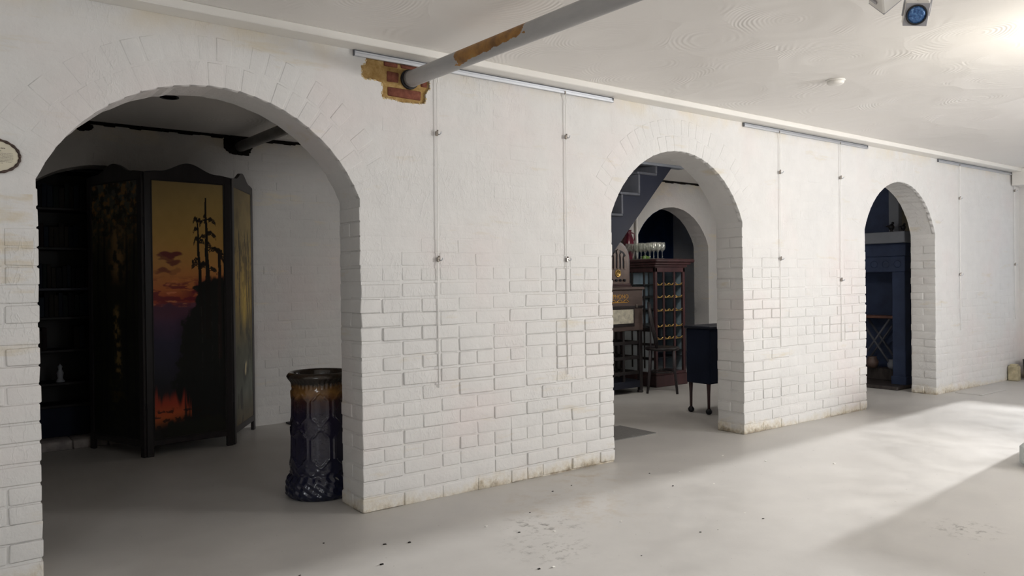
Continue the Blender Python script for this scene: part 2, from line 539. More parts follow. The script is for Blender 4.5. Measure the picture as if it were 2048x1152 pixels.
    def mesh(s, name):
        me = bpy.data.meshes.new(name)
        me.from_pydata(s.v, [], s.f)
        me.validate()
        bm = bmesh.new()
        bm.from_mesh(me)
        bmesh.ops.recalc_face_normals(bm, faces=bm.faces)
        bm.to_mesh(me)
        bm.free()
        return me


def weight_normals(me):
    """flat faces, rounded arrises: vertex normals weighted by face area"""
    nv = len(me.vertices)
    acc = np.zeros((nv, 3))
    for p in me.polygons:
        n_ = np.array(p.normal) * p.area
        for vi in p.vertices:
            acc[vi] += n_
    ln = np.linalg.norm(acc, axis=1)
    ln[ln < 1e-12] = 1
    me.normals_split_custom_set_from_vertices((acc / ln[:, None]).tolist())


def obj(name, mb, mat, parent=None, smooth=False, loc=None):
    me = mb if isinstance(mb, bpy.types.Mesh) else mb.mesh(name)
    if not me.materials:
        me.materials.append(mat)
    if smooth:
        me.polygons.foreach_set('use_smooth', [True] * len(me.polygons))
        if smooth == 2:
            weight_normals(me)
    o = bpy.data.objects.new(name, me)
    C.objects.link(o)
    if parent is not None:
        o.parent = parent
    if loc is not None:
        o.location = loc
    return o


def tag(o, label=None, cat=None, group=None, kind=None):
    for k, v in (('label', label), ('category', cat), ('group', group), ('kind', kind)):
        if v:
            o[k] = v
    return o


def thing(name, loc, label, cat, rz=0.0, group=None):
    o = bpy.data.objects.new(name, None)
    C.objects.link(o)
    o.location = loc
    o.rotation_euler = (0, 0, rz)
    return tag(o, label, cat, group)


def copy_tree(root, loc=None, rz=None):
    r = root.copy()
    C.objects.link(r)
    if loc is not None:
        r.location = loc
    if rz is not None:
        r.rotation_euler = (0, 0, rz)
    for ch in list(root.children):
        c = ch.copy()
        C.objects.link(c)
        c.parent = r
        for g in list(ch.children):
            d = g.copy()
            C.objects.link(d)
            d.parent = c
    return r


def struct(name, mb, mat, smooth=False):
    o = obj(name, mb, mat, None, smooth)
    o['kind'] = 'structure'
    return o


# ------------------------------------------------------------------ dimensions
H = 2.40            # underside of the ceiling trim
HC = 2.44           # ceiling
D = 0.245           # thickness of the arcade wall
XE = 10.28          # right end of the room
YB = 2.86           # face of the rear wall
SPR, APX = 1.635, 2.11
ARCH = [(0.36, 1.79), (3.606, 4.997), (6.80, 8.16)]


def arch_geo(x0, x1):
    h, r = (x1 - x0) / 2, APX - SPR
    R = (h * h + r * r) / (2 * r)
    return (x0 + x1) / 2, APX - R, R, math.asin(h / R)


def arch_curve(x0, x1, n, dR=0.0, jit=0.0):
    cx, cz, R, al = arch_geo(x0, x1)
    out = []
    for i in range(n + 1):
        a = -al + 2 * al * i / n
        j = random.uniform(-jit, jit) if 0 < i < n else 0
        out.append((cx + (R + dR + j) * math.sin(a), cz + (R + dR + j) * math.cos(a)))
    return out


PATCH = [(1.842, 2.392), (1.838, 2.343), (1.822, 2.331), (1.809, 2.323), (1.818, 2.293), (1.813, 2.282), (1.818, 2.271), (1.83, 2.262), (1.847, 2.26), (1.866, 2.264),
         (1.889, 2.263), (1.929, 2.255), (1.936, 2.228), (1.931, 2.205), (1.928, 2.182), (1.944, 2.174), (1.964, 2.177), (1.984, 2.175), (2.025, 2.171), (2.047, 2.166),
         (2.069, 2.168), (2.115, 2.169), (2.15, 2.172), (2.193, 2.178), (2.2, 2.204), (2.197, 2.228), (2.215, 2.255), (2.226, 2.26), (2.223, 2.306), (2.213, 2.32),
         (2.195, 2.345), (2.181, 2.392)]


def wall_with_arches(name, x0, x1, y0, y1, ztop, arches, mat, patch=None, inset=0.004, back=True):
    """a wall slab whose outline is notched by the arches; front at y0, back at y1"""
    outl = [(x0, 0.0)]
    for (a, b) in arches:
        outl.append((a - inset, 0.0))
        crv = arch_curve(a, b, 56, inset, 0.0025)
        outl.append((a - inset, SPR))
        outl += crv[1:-1]
        outl.append((b + inset, SPR))
        outl.append((b + inset, 0.0))
    outl += [(x1, 0.0), (x1, ztop), (x0, ztop)]
    bm = bmesh.new()

    def fill(loops, y):
        es = []
        vv = []
        for lp_ in loops:
            vs = [bm.verts.new((p[0], y, p[1])) for p in lp_]
            vv.append(vs)
            for i in range(len(vs)):
                es.append(bm.edges.new((vs[i], vs[(i + 1) % len(vs)])))
        bmesh.ops.triangle_fill(bm, use_beauty=True, use_dissolve=False, edges=es, normal=(0, -1, 0))
        return vv
    fr = fill([outl] + ([patch] if patch else []), y0)
    bk = fill([outl], y1)
    for i in range(len(outl)):
        j = (i + 1) % len(outl)
        bm.faces.new((fr[0][i], fr[0][j], bk[0][j], bk[0][i]))
    if patch:
        yb = y0 + 0.016
        vs = [bm.verts.new((p[0], yb, p[1])) for p in patch]
        for i in range(len(patch)):
            j = (i + 1) % len(patch)
            bm.faces.new((fr[1][i], fr[1][j], vs[j], vs[i]))
        bm.faces.new(vs)
    bmesh.ops.recalc_face_normals(bm, faces=bm.faces)
    me = bpy.data.meshes.new(name)
    bm.to_mesh(me)
    bm.free()
    o = obj(name, me, mat)
    o['kind'] = 'structure'
    return o


# ------------------------------------------------------------------ room shell
XL, XR2, YN, YF = -3.2, 12.0, -4.6, 2.86
fm = MB()
fm.add([(XL, YN, 0), (XE + 0.1, YN, 0), (XE + 0.1, 0.1, 0), (XE + 0.1, 5.4, 0), (XL, 5.4, 0)], [(0, 1, 2, 3, 4)])
struct('floor', fm, M['floor'])
cm = MB()
cm.box(XL - 0.1, XE + 0.1, YN - 0.1, 5.5, HC, HC + 0.08, 0.002)
struct('ceiling', cm, M['ceiling'])

wf = wall_with_arches('wall_front', XL, XE, 0.0, D, HC, ARCH, M['paint'], PATCH)

# --- bricks of the arcade wall
CO, ST = 0.08, 0.2405
rows = 30
bricks = []      # (score, args)


def vis_score(x, z, wdt):
    dx, dy = x - 0.0, 3.675
    depth = dx * 0.6027 + dy * 0.798
    sx = (dx * 0.798 - dy * 0.6027) / depth
    sz = (z - 1.19) / depth
    if abs(sx) > 0.67 or abs(sz) > 0.385:
        return -1.0
    return wdt / depth / depth


def ring_hit(x0, x1, z0, z1):
    for (a, b) in ARCH:
        cx, cz, R, al = arch_geo(a, b)
        ro = R + 0.238
        if z1 < cz + R * math.cos(al) - 0.02:
            continue
        # nearest point of the rectangle to the centre
        nx = min(max(cx, x0), x1)
        nz = min(max(cz, z0), z1)
        if math.hypot(nx - cx, nz - cz) < ro and z1 > SPR - 0.02:
            return True
        if z1 > SPR and a - 0.05 < (x0 + x1) / 2 < b + 0.05 and z0 < APX:
            return True
    return False


piers = [(-0.36, 0.36, False, True), (1.79, 3.606, True, True), (4.997, 6.80, True, True), (8.16, 10.16, True, False)]
full_rows = [(-0.36, 10.16)]
for r in range(rows):
    z0 = r * CO + 0.0035
    z1 = (r + 1) * CO - 0.0035
    zc = (z0 + z1) / 2
    # rows dip and wander a little
    spans = piers if zc < SPR + 0.06 else [(-0.36, 10.16, False, False)]
    for (pa, pb, le, re) in spans:
        header = (r % 6 == 3)
        xs = []
        x = pa
        first = (r % 2 == 1) or header
        L = ST / 2 if first else ST
        while x < pb - 0.01:
            e = min(x + L, pb)
            if pb - e < 0.07:
                e = pb
            xs.append((x, e))
            x = e
            L = ST / 2 if (header or random.random() < 0.05) else ST
        for k, (a, b) in enumerate(xs):
            isl, isr = le and k == 0, re and k == len(xs) - 1
            a2 = a if isl else a + 0.0038
            b2 = b if isr else b - 0.0038
            hz = random.uniform(-0.002, 0.002)
            if ring_hit(a2, b2, z0, z1):
                continue
            if a2 < 2.24 and b2 > 1.80 and z1 > 2.15:
                continue
            lump = mnoise.noise(Vector((a * 1.7, 0.3, zc * 2.3)))
            if zc < 1.0:
                pr = 0.0064 + 0.0030 * lump + random.uniform(-0.0022, 0.0034)
            elif zc < 1.5:
                kf = (1.5 - zc) / 0.5
                pr = (0.0011 + 0.0052 * kf) * (0.6 + 0.7 * max(0, lump + 0.35)) + random.uniform(0, 0.0012)
            else:
                pr = 0.0004 + 0.0024 * max(0, lump - 0.05) + random.uniform(0, 0.0006)
            pr = max(0.0003, pr * (0.4 if a > 8.1 else 1.0))
            ya, yb = -pr, (0.115 if (b - a) > 0.15 else 0.24) if (isl or isr) else 0.03
            sag = 0.006 * math.sin(a * 2.1 + r) if zc < 1.4 else 0.003 * math.sin(a * 2.1 + r)
            pj = max(0.0, min(0.006, pr * 0.8))
            bx0 = a2 - (random.uniform(0.001, 0.005) - 0.002 if isl else 0)
            bx1 = b2 + (random.uniform(0.001, 0.006) - 0.002 if isr else 0)
            bricks.append((vis_score(a, zc, b - a), (bx0, bx1, ya, yb, z0 + hz + sag, z1 + hz + sag), 0.006 if zc < 1.3 else 0.004, 0.0022 if zc < 1.4 else 0.0010))
            if isl or isr:   # the leaf behind: its end shows in the jamb
                jx0, jx1 = (a - random.uniform(-0.002, 0.003), a + 0.1) if isl else (b - 0.1, b + random.uniform(-0.002, 0.003))
                if yb < 0.2:
                    bricks.append((vis_score(a, zc, 0.08) if isl is False else -0.5, (jx0, jx1, 0.122, D + 0.004, z0 + hz, z1 + hz), 0.006, 0.002))
for (a, b) in ARCH:   # voussoirs, two rings of brick on edge
    cx, cz, R, al = arch_geo(a, b)
    for ring in range(2):
        r0, r1 = R + 0.002 + ring * 0.118, R + 0.112 + ring * 0.118
        n = int(round(2 * al * (r0 + 0.05) / 0.079))
        for i in range(n):
            t0 = -al + 2 * al * (i + 0.03) / n
            t1 = -al + 2 * al * (i + 0.97) / n
            tm = (t0 + t1) / 2
            bricks.append((vis_score(cx + r0 * math.sin(tm), cz + r0 * math.cos(tm), 0.06), ('v', cx, cz, r0, r1, t0, t1, random.uniform(0.0006, 0.0022)), 0.004, 0.001))


def brick_mb(mb, args, bev, jit):
    if args[0] == 'v':
        _, cx, cz, r0, r1, t0, t1, pr = args
        vs = []
        for (y, e, g) in ((-pr, 0.007, 0.007), (-pr + 0.003, 0.0, 0.0), (0.03, 0.0, 0.0)):
            da = e / (r0 + 0.05)
            for (t_, rr) in ((t0 + da, r0 + g * 0.4), (t1 - da, r0 + g * 0.4), (t1 - da, r1 - g), (t0 + da, r1 - g)):
                vs.append((cx + rr * math.sin(t_) + random.uniform(-jit, jit), y, cz + rr * math.cos(t_) + random.uniform(-jit, jit)))
        fs = [(0, 1, 2, 3)]
        for l_ in (0, 4):
            for k in range(4):
                k2 = (k + 1) % 4
                fs.append((l_ + k, l_ + 4 + k, l_ + 4 + k2, l_ + k2))
        return mb.add(vs, fs)
    return mb.box(*args, b=bev, jit=jit)


bricks.sort(key=lambda q: -q[0])
rest = MB()
for i, (sc_, ar, bv, jt) in enumerate(bricks):
    if i < 300:
        obj('brick', brick_mb(MB(), ar, bv, jt), M['paint'], wf, 2)
    else:
        brick_mb(rest, ar, bv, jt)
o = obj('brick_courses', rest, M['paint'], wf, 2)
o['kind'] = 'stuff'

# --- the hole in the paint round the pipe: ochre mortar and bare red bricks
mb = MB()
mb.prism([(x, z) for x, z in PATCH], 'y', 0.0125, 0.0155)
o = obj('mortar_bed', mb, M['mortar'], wf)
tag(o, 'ochre mortar bared where the paint has fallen off')
for (a, b, z0, z1, pr) in ((1.950, 2.030, 2.350, 2.388, 0.007), (2.050, 2.150, 2.352, 2.388, 0.007), (1.968, 2.036, 2.270, 2.326, 0.006),
                           (1.968, 2.170, 2.194, 2.240, 0.005), (2.172, 2.212, 2.270, 2.318, 0.007)):
    o = obj('brick', MB().box(a, b, pr, 0.02, z0, z1, 0.004, 0.0025), M['redbrick'], wf, True)
    tag(o, 'bare red brick beside the grey pipe')
lip = MB()
for i in range(0, len(PATCH) - 1):
    (xa, za), (xb, zb) = PATCH[i], PATCH[i + 1]
    if za > 2.37 and zb > 2.37:
        continue
    for q in range(2):
        f0 = random.random()
        x, z = xa + (xb - xa) * f0, za + (zb - za) * f0
        s_ = random.uniform(0.003, 0.008)
        lip.box(x - s_, x + s_ * 0.8, -0.0025, 0.008, z - s_ * 0.7, z + s_ * 0.7, 0.003, 0.002)
obj('flaking_paint_edge', lip, M['chip'], wf, True)['kind'] = 'stuff'

# --- trim under the ceiling
tr = MB().box(XL, XE, -0.12, 0.0, H, HC, 0.004)
struct('trim_1', tr, M['trim'])

# --- right end wall, near wall with windows, left wall
struct('wall_right', MB().box(XE, XE + 0.12, YN, -1.95, 0, HC, 0.002).box(XE, XE + 0.12, -0.25, 5.4, 0, HC, 0.002).box(XE, XE + 0.12, -1.95, -0.25, 2.15, HC, 0.002).box(XE, XE + 0.12, -1.95, -0.25, 0, 0.55, 0.002), M['paint'])
struct('trim_2', MB().box(XE - 0.25, XE, -1.2, -0.016, 2.245, HC - 0.001, 0.006), M['trim'])
struct('wall_left', MB().box(XL - 0.12, XL, YN, 5.4, 0, HC, 0.002), M['paint'])
nw = MB()
xs = [XL, 2.45, 3.55, 6.2, 7.9, XE]
nw.box(XL, -2.3, YN - 0.12, YN, 0, HC, 0.002).box(-1.3, xs[1], YN - 0.12, YN, 0, HC, 0.002)
nw.box(-2.3, -1.3, YN - 0.12, YN, 0, 1.05, 0.002).box(-2.3, -1.3, YN - 0.12, YN, 2.15, HC, 0.002)  # opening added for the left fill light
nw.box(xs[2], xs[3], YN - 0.12, YN, 0, HC, 0.002)
nw.box(xs[4], xs[5], YN - 0.12, YN, 0, HC, 0.002)
for a, b in ((xs[1], xs[2]), (xs[3], xs[4])):
    nw.box(a, b, YN - 0.12, YN, 0, 1.2, 0.002)
    nw.box(a, b, YN - 0.12, YN, 2.3, HC, 0.002)
struct('wall_near', nw, M['paint'])

# --- rear wall with its own arches
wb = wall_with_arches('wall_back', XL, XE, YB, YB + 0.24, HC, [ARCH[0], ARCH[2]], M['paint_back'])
cnt = 0
for r in range(29):
    z0, z1 = r * CO + 0.004, (r + 1) * CO - 0.004
    x = 1.80 + (ST / 2 if r % 2 else 0)
    while x < 3.1:
        if not (x < 1.95 and z0 > 1.5):
            pr = max(0.0006, 0.0022 + 0.002 * mnoise.noise(Vector((x * 1.8, 5, z0 * 2))) + random.uniform(-0.001, 0.001))
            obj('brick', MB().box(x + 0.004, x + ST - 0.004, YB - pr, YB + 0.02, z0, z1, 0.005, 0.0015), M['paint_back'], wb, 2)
        x += ST
# dark strip standing in for the shade of the ragged gap under the ceiling
gp = MB()
x = XL
while x < XE:
    L = random.uniform(0.03, 0.11)
    gp.box(x, x + L + 0.005, YB - 0.012, YB + 0.002, HC - 0.018 - random.uniform(0.0, 0.016), HC - 0.001, 0.003, 0.002)
    x += L
o = struct('gap_shade_strip', gp, M['gap'])
# dark room behind the rear wall, its blue shade put into the colour
dk = MB()
dk.box(XL, XE, 5.3, 5.4, 0, HC, 0.002)
struct('wall_far', dk, M['blue_shade'])
struct('partition_far', MB().box(4.0, 4.1, YB + 0.24, 5.3, 0, HC, 0.002), M['blue_shade'])

# ------------------------------------------------------------------ pipe through both walls
def pz(y):
    return 2.297 + 0.0195 * y


pipe = thing('steel_pipe', (2.100, 0, 0), 'long grey steel pipe with rust-brown bare patch running under the ceiling', 'pipe')
obj('pipe_body', MB().tube([(0, y, pz(y)) for y in (-3.9, -2.4, -1.2, -0.5, 0.0, 0.1, 0.3)], 0.043, 28), M['pipe'], pipe, True)
o = obj('rear_length', MB().tube([(0, y, pz(y)) for y in (0.3, 1.2, 2.2, 2.95)], 0.043, 28), M['pipe_plain'], pipe, True)
tag(o, 'dark rear length of the pipe')
sl = MB()
n = 32
for k in range(n):
    pass
sl.lathe([(0.044, -0.006), (0.0525, -0.006), (0.0535, 0.0), (0.0525, 0.010), (0.044, 0.012)], 32, ring=True)
sl.v = [(x, -z_ + 0.006, pz(0) + y) for (x, y, z_) in sl.v]
obj('sleeve', sl, M['rubber'], pipe, True)
cl = MB().lathe([(0.0435, -0.004), (0.0462, -0.002), (0.0462, 0.012), (0.0435, 0.014)], 32, ring=True)
cl.v = [(x, -z_ - 0.012, pz(0) + y) for (x, y, z_) in cl.v]
obj('collar', cl, M['pipe_plain'], pipe, True)
# hole in the rear wall
hb = MB()
random.seed(3)
for q in range(70):
    x = random.uniform(1.985, 2.195)
    z = random.uniform(2.30, 2.43)
    s_ = random.uniform(0.018, 0.032)
    if z < 2.33 and x > 2.17:
        continue
    hb.box(x - s_, x + s_, YB - 0.010 - random.uniform(0, 0.004), YB + 0.01, z - s_ * 0.8, z + s_ * 0.8, 0.006, 0.004)
o = obj('broken_hole', hb, M['gap'], wb, True)
tag(o, 'black broken hole round the pipe')
hb = MB()
for q in range(9):
    x = 0.955 + random.uniform(-0.035, 0.035)
    z = 2.395 + random.uniform(-0.025, 0.025)
    hb.box(x - 0.022, x + 0.022, YB - 0.012 - random.uniform(0, 0.003), YB + 0.01, z - 0.016, z + 0.016, 0.006, 0.004)
o = obj('broken_hole', hb, M['gap'], wb, True)
tag(o, 'small black hole high on the left')

# ------------------------------------------------------------------ hanging rails, rods and hooks
rails = [(1.767, 3.617, 'white aluminium picture rail crossed by the grey pipe'), (5.015, 6.833, 'aluminium picture rail between the middle and far arches'),
         (8.217, 10.24, 'aluminium picture rail right of the far arch')]
for (a, b, lab) in rails:
    t_ = thing('picture_rail', ((a + b) / 2, 0, 2.384), lab, 'rail', 0, 'aluminium picture rails under the ceiling trim')
    h = (b - a) / 2
    obj('rail_channel', MB().box(-h, h, -0.012, -0.004, -0.016, 0.012, 0.0012).box(-h, h, -0.020, -0.012, -0.016, -0.003, 0.0012).box(-h, h, -0.016, -0.012, 0.002, 0.006, 0.0006), M['alu'], t_)
    obj('rail_slot', MB().box(-h, h, -0.013, -0.003, 0.0125, 0.0158, 0.0006), M['alu_dark'], t_)
    for e in (-1, 1):
        obj('end_cap', MB().box(e * h - 0.002, e * h + 0.002, -0.020, -0.003, -0.016, 0.0135, 0.001), M['alu_dark'], t_)
rods = [(2.250, 0.613, (2.018, 1.323), 'white hanging rod directly right of the pipe', 0.012), (3.198, 0.612, (2.097, 1.329), 'white hanging rod left of the middle arch', 0.004),
        (5.470, 0.642, (2.051, 1.356), 'thin hanging rod right of the middle arch', 0.008), (6.372, 0.641, (2.072, 1.18), 'thin hanging rod left of the far arch', 0.002),
        (8.690, 0.636, (2.024, 1.222), 'thin hanging rod right of the far arch', 0.006), (10.115, 0.70, (2.192, 1.334), 'hanging rod in the far right corner', 0.0)]
for (x, zb, hooks, lab, sw) in rods:
    t_ = thing('hanging_rod', (x, -0.0135, 0), lab, 'rod', 0, 'picture hanging rods on the arcade wall')
    pts = [(-0.004, -0.006, 2.374), (-0.002, -0.008, 2.352), (0.006 + sw, -0.004, 2.325), (sw, -0.002, 2.29), (sw * 0.6, -0.001, 1.7), (sw * 0.25, 0, 1.1), (0, 0, zb)]
    obj('rod', MB().tube(pts, 0.0030, 8), M['wire'], t_, True)
    obj('rail_hook', MB().box(-0.007, 0.002, -0.010, -0.003, 2.362, 2.384, 0.0015), M['steel'], t_)
    for hz in hooks:
        hk = obj('picture_hook', MB().box(-0.008, 0.008, -0.010, 0.004, -0.013, 0.013, 0.003), M['steel'], t_, False, (sw * 0.4, 0, hz))
        obj('hook_tip', MB().tube([(0.006, -0.006, -0.004), (0.012, -0.016, -0.006), (0.015, -0.024, 0.0), (0.014, -0.026, 0.008)], 0.0032, 8), M['alu'], hk, True)
        obj('thumb_screw', MB().lathe([(0.005, 0), (0.005, 0.008), (0.0, 0.009)], 10), M['steel'], hk, True, (0.004, -0.006, 0.012))

# ------------------------------------------------------------------ oval plaque at the left edge
pq = thing('oval_plaque', (0.212, -0.004, 1.714), 'cream oval wall plaque with dark rope-like rim beside the near arch', 'plaque')
a_, b_ = 0.088, 0.064
el = [(a_ * math.cos(2 * PI * k / 48), b_ * math.sin(2 * PI * k / 48)) for k in range(48)]
obj('plate', MB().prism(el, 'y', -0.010, 0.0), M['plaque'], pq)
rp = MB()
pts = [((a_ + 0.002) * math.cos(2 * PI * k / 96), -0.010, (b_ + 0.002) * math.sin(2 * PI * k / 96)) for k in range(97)]
rp.tube(pts, [0.0052 + 0.0012 * math.sin(k * 1.3) for k in range(97)], 8)
obj('rim', rp, M['rope'], pq, True)
tx = MB()
random.seed(21)
zz = 0.030
for ln in range(10):
    hgt = 0.0046 if ln == 0 else 0.0030 if ln == 1 else 0.0019
    half = (0.040, 0.026, 0.066, 0.067, 0.068, 0.068, 0.067, 0.066, 0.062, 0.034)[ln]
    x = -half
    while x < half:
        L = random.uniform(0.004, 0.011) * (1.3 if ln < 2 else 1)
        k = x
        while k < min(x + L, half):      # strokes of letters too small to read
            wd = random.uniform(0.0009, 0.0016) * (1.6 if ln == 0 else 1)
            dz = random.uniform(-0.0004, 0.0004)
            tx.add([(k, -0.0104, zz + dz), (k + wd, -0.0104, zz + dz), (k + wd, -0.0104, zz + hgt * random.uniform(0.6, 1.0)), (k, -0.0104, zz + hgt * random.uniform(0.6, 1.0))], [(0, 1, 2, 3)])
            k += wd + 0.0006
        x += L + 0.0022
    zz -= 0.0100 if ln == 0 else 0.0085 if ln == 1 else 0.0056
obj('lettering', tx, M['ink'], pq)

# ------------------------------------------------------------------ painted folding screen
def lin(c):
    return np.array(srgb(*c))


def vnoise(u, v, su, sv, seed):
    r = np.random.RandomState(seed)
    nu, nv = int(su) + 3, int(sv) + 3
    g = r.rand(nv, nu)
    x, y = u * su, v * sv
    xi, yi = np.floor(x).astype(int), np.floor(y).astype(int)
    fx, fy = x - xi, y - yi
    fx, fy = fx * fx * (3 - 2 * fx), fy * fy * (3 - 2 * fy)
    xi, yi = np.clip(xi, 0, nu - 2), np.clip(yi, 0, nv - 2)
    return (g[yi, xi] * (1 - fx) + g[yi, xi + 1] * fx) * (1 - fy) + (g[yi + 1, xi] * (1 - fx) + g[yi + 1, xi + 1] * fx) * fy


def fbm(u, v, su, sv, seed, o=4):
    s_, a, tot = 0, 0.5, 0
    for i in range(o):
        s_ = s_ + a * vnoise(u, v, su * 2 ** i, sv * 2 ** i, seed + i)
        tot += a
        a *= 0.55
    return s_ / tot


def over(img, m, c):
    m = np.clip(m, 0, 1)[..., None]
    c = lin(c) if isinstance(c, tuple) else c
    return img * (1 - m) + m * c


def grad(v, stops):
    ps = [s_[0] for s_ in stops]
    cs = np.array([lin(s_[1]) for s_ in stops])
    return np.stack([np.interp(v, ps, cs[:, k]) for k in range(3)], -1)


def sst(a, b, x):
    t_ = np.clip((x - a) / (b - a), 0, 1)
    return t_ * t_ * (3 - 2 * t_)


def tree(img, u, v, ux, lean, v0, v1, w0, w1, asp, seed, branches, col=(22, 16, 12)):
    t_ = np.clip((v - v0) / (v1 - v0), 0, 1)
    cx = ux + lean * t_ + 0.004 * np.sin(v * 40)
    wd = w0 + (w1 - w0) * t_
    m = (np.abs(u - cx) < wd) & (v > v0) & (v < v1)
    img = over(img, m * 1.0, col)
    for (bv, ln, drop) in branches:
        c0 = ux + lean * (bv - v0) / (v1 - v0)
        sgn = 1 if ln > 0 else -1
        al_ = abs(ln)
        tt = np.clip((u - c0) * sgn / al_, 0, 1)
        inside = ((u - c0) * sgn > -0.008) & ((u - c0) * sgn < al_)
        cv = bv + drop * tt - 0.010 * np.sin(tt * PI) + 0.0015 * np.sin(u * 110 + seed)
        img = over(img, (inside & (np.abs(v - cv) < 0.0016 + 0.0012 * (1 - tt))) * 1.0, col)
        n_ = fbm(u, v, 34, 90, seed + int(bv * 999), 3)
        tuft = inside & (tt > 0.15) & (v - cv > -0.007) & (v - cv < 0.011) & (n_ > 0.47 - 0.10 * np.sin(tt * PI))
        img = over(img, tuft * 0.95, col)
    return img


def paint_sunset(W=190, Hh=560):
    u, v = np.meshgrid(np.linspace(0, 1, W), np.linspace(0, 1, Hh))
    n1 = fbm(u, v, 4, 14, 1)
    n2 = fbm(u, v, 6, 60, 5)
    img = grad(v + (n1 - 0.5) * 0.03, [(0, (150, 128, 84)), (0.10, (166, 138, 82)), (0.22, (184, 146, 78)), (0.33, (200, 142, 78)), (0.42, (204, 116, 66)), (0.465, (176, 76, 54)),
                    (0.475, (112, 62, 74)), (0.53, (84, 58, 82)), (0.62, (52, 48, 70)), (0.78, (40, 40, 50)), (0.84, (52, 40, 44)), (1, (30, 28, 22))])
    img *= (0.92 + 0.16 * fbm(u, v, 12, 30, 90))[..., None]
    for (cu, cv, ru, rv, a) in ((0.24, 0.288, 0.17, 0.014, 1), (0.20, 0.303, 0.11, 0.009, .8), (0.30, 0.317, 0.10, 0.010, .9), (0.13, 0.350, 0.12, 0.010, .8), (0.30, 0.352, .09, .012, .4)):
        d_ = ((u - cu) / ru) ** 2 + ((v - cv - 0.004 * np.sin(u * 30)) / rv) ** 2
        img = over(img, a * sst(1.3, 0.4, d_ + (n2 - 0.5) * 2.2), (112, 52, 46))
    band = sst(0.36, 0.42, v) * sst(0.50, 0.46, v)
    img = over(img, band * sst(0.50, 0.60, fbm(u, v, 5, 70, 33)) * 0.9, (118, 42, 50))
    img = over(img, band * sst(0.60, 0.70, fbm(u, v, 7, 90, 53)) * 0.8, (232, 140, 92))
    img = over(img, 0.9 * sst(0.30, 0.6, u) * band * sst(0.42, 0.55, fbm(u, v, 6, 50, 47)), (112, 34, 46))
    # far hill with two pale peaks
    pk = 0.488 - 0.018 * np.exp(-((u - 0.22) / 0.07) ** 2) - 0.006 * np.exp(-((u - 0.05) / 0.06) ** 2)
    img = over(img, sst(0, 0.006, v - pk) * sst(0.56, 0.50, v), (92, 56, 74))
    # dark wood on the right
    edge = 0.56 - 0.20 * sst(0.46, 0.58, v) - 0.10 * sst(0.60, 0.85, v) + 0.34 * sst(0.42, 0.355, v) + (fbm(u, v, 9, 34, 70) - 0.5) * 0.24
    wood = sst(edge - 0.02, edge + 0.03, u) * sst(0.365, 0.39, v + (fbm(u, v, 14, 20, 77) - 0.5) * 0.05 + 0.03 * (u - 0.7))
    wc = lin((22, 22, 18)) * (0.6 + 0.9 * fbm(u, v, 14, 44, 81))[..., None]
    img = img * (1 - wood[..., None]) + wc * wood[..., None]
    img = over(img, sst(0.5, 0.56, v) * sst(0.25, 0.55, u) * 0.9, (22, 23, 20))
    img = over(img, sst(0.64, 0.9, v) * 0.55, (20, 19, 20))
    # fire glow on the water
    fl = sst(0.50, 0.40, u + (fbm(u, v, 26, 5, 101) - 0.5) * 0.30) * sst(0.815, 0.86, v + (fbm(u, v, 24, 3, 102) - 0.5) * 0.10 + 0.02 * np.sin(u * 50)) * sst(0.965, 0.91, v + u * 0.06)
    fcol = grad(v, [(0.80, (120, 46, 40)), (0.86, (176, 66, 44)), (0.91, (196, 94, 50)), (0.97, (140, 92, 44))])
    img = img * (1 - 0.95 * fl[..., None]) + 0.95 * fl[..., None] * fcol
    rk = sst(0.55, 0.62, fbm(u, v, 16, 90, 120)) * sst(0.87, 0.89, v)
    img = over(img, rk * 0.85, (26, 18, 14))
    img = over(img, sst(0.925, 0.945, v + (fbm(u, v, 9, 10, 130) - 0.5) * 0.06 - 0.08 * (u < 0.18)), (28, 28, 20))
    # trees
    img = tree(img, u, v, 0.735, 0.03, 0.062, 0.62, 0.010, 0.046, .29, 4,
               [(0.135, -0.04, .01), (0.15, 0.14, 0.012), (0.155, -0.09, 0.012), (0.20, 0.14, 0.02), (0.215, -0.10, 0.012), (0.245, 0.06, 0.01), (0.255, 0.26, 0.040), (0.27, 0.22, 0.004), (0.33, -0.12, 0.015), (0.345, 0.14, 0.01)])
    img = tree(img, u, v, 0.615, 0.06, 0.14, 0.60, 0.009, 0.036, .29, 9,
               [(0.152, -0.06, 0.006), (0.158, 0.07, 0.004), (0.19, -0.07, 0.01), (0.225, -0.06, 0.015), (0.24, 0.09, 0.0), (0.31, -0.10, 0.006), (0.325, -0.11, 0.012), (0.335, 0.08, -0.012)])
    img = tree(img, u, v, 0.925, -0.01, 0.27, 0.70, 0.020, 0.032, .29, 14, [(0.30, 0.06, 0.01)], (34, 24, 20))
    for (tx_, c_) in ((0.66, (52, 54, 50)), (0.80, (44, 46, 44)), (0.90, (58, 52, 48))):
        img = over(img, 0.55 * (np.abs(u - tx_ - 0.01 * np.sin(v * 12)) < 0.006) * sst(0.45, 0.5, v) * sst(0.85, 0.6, v) * (fbm(u, v, 10, 50, 140) > 0.45), c_)
    return img


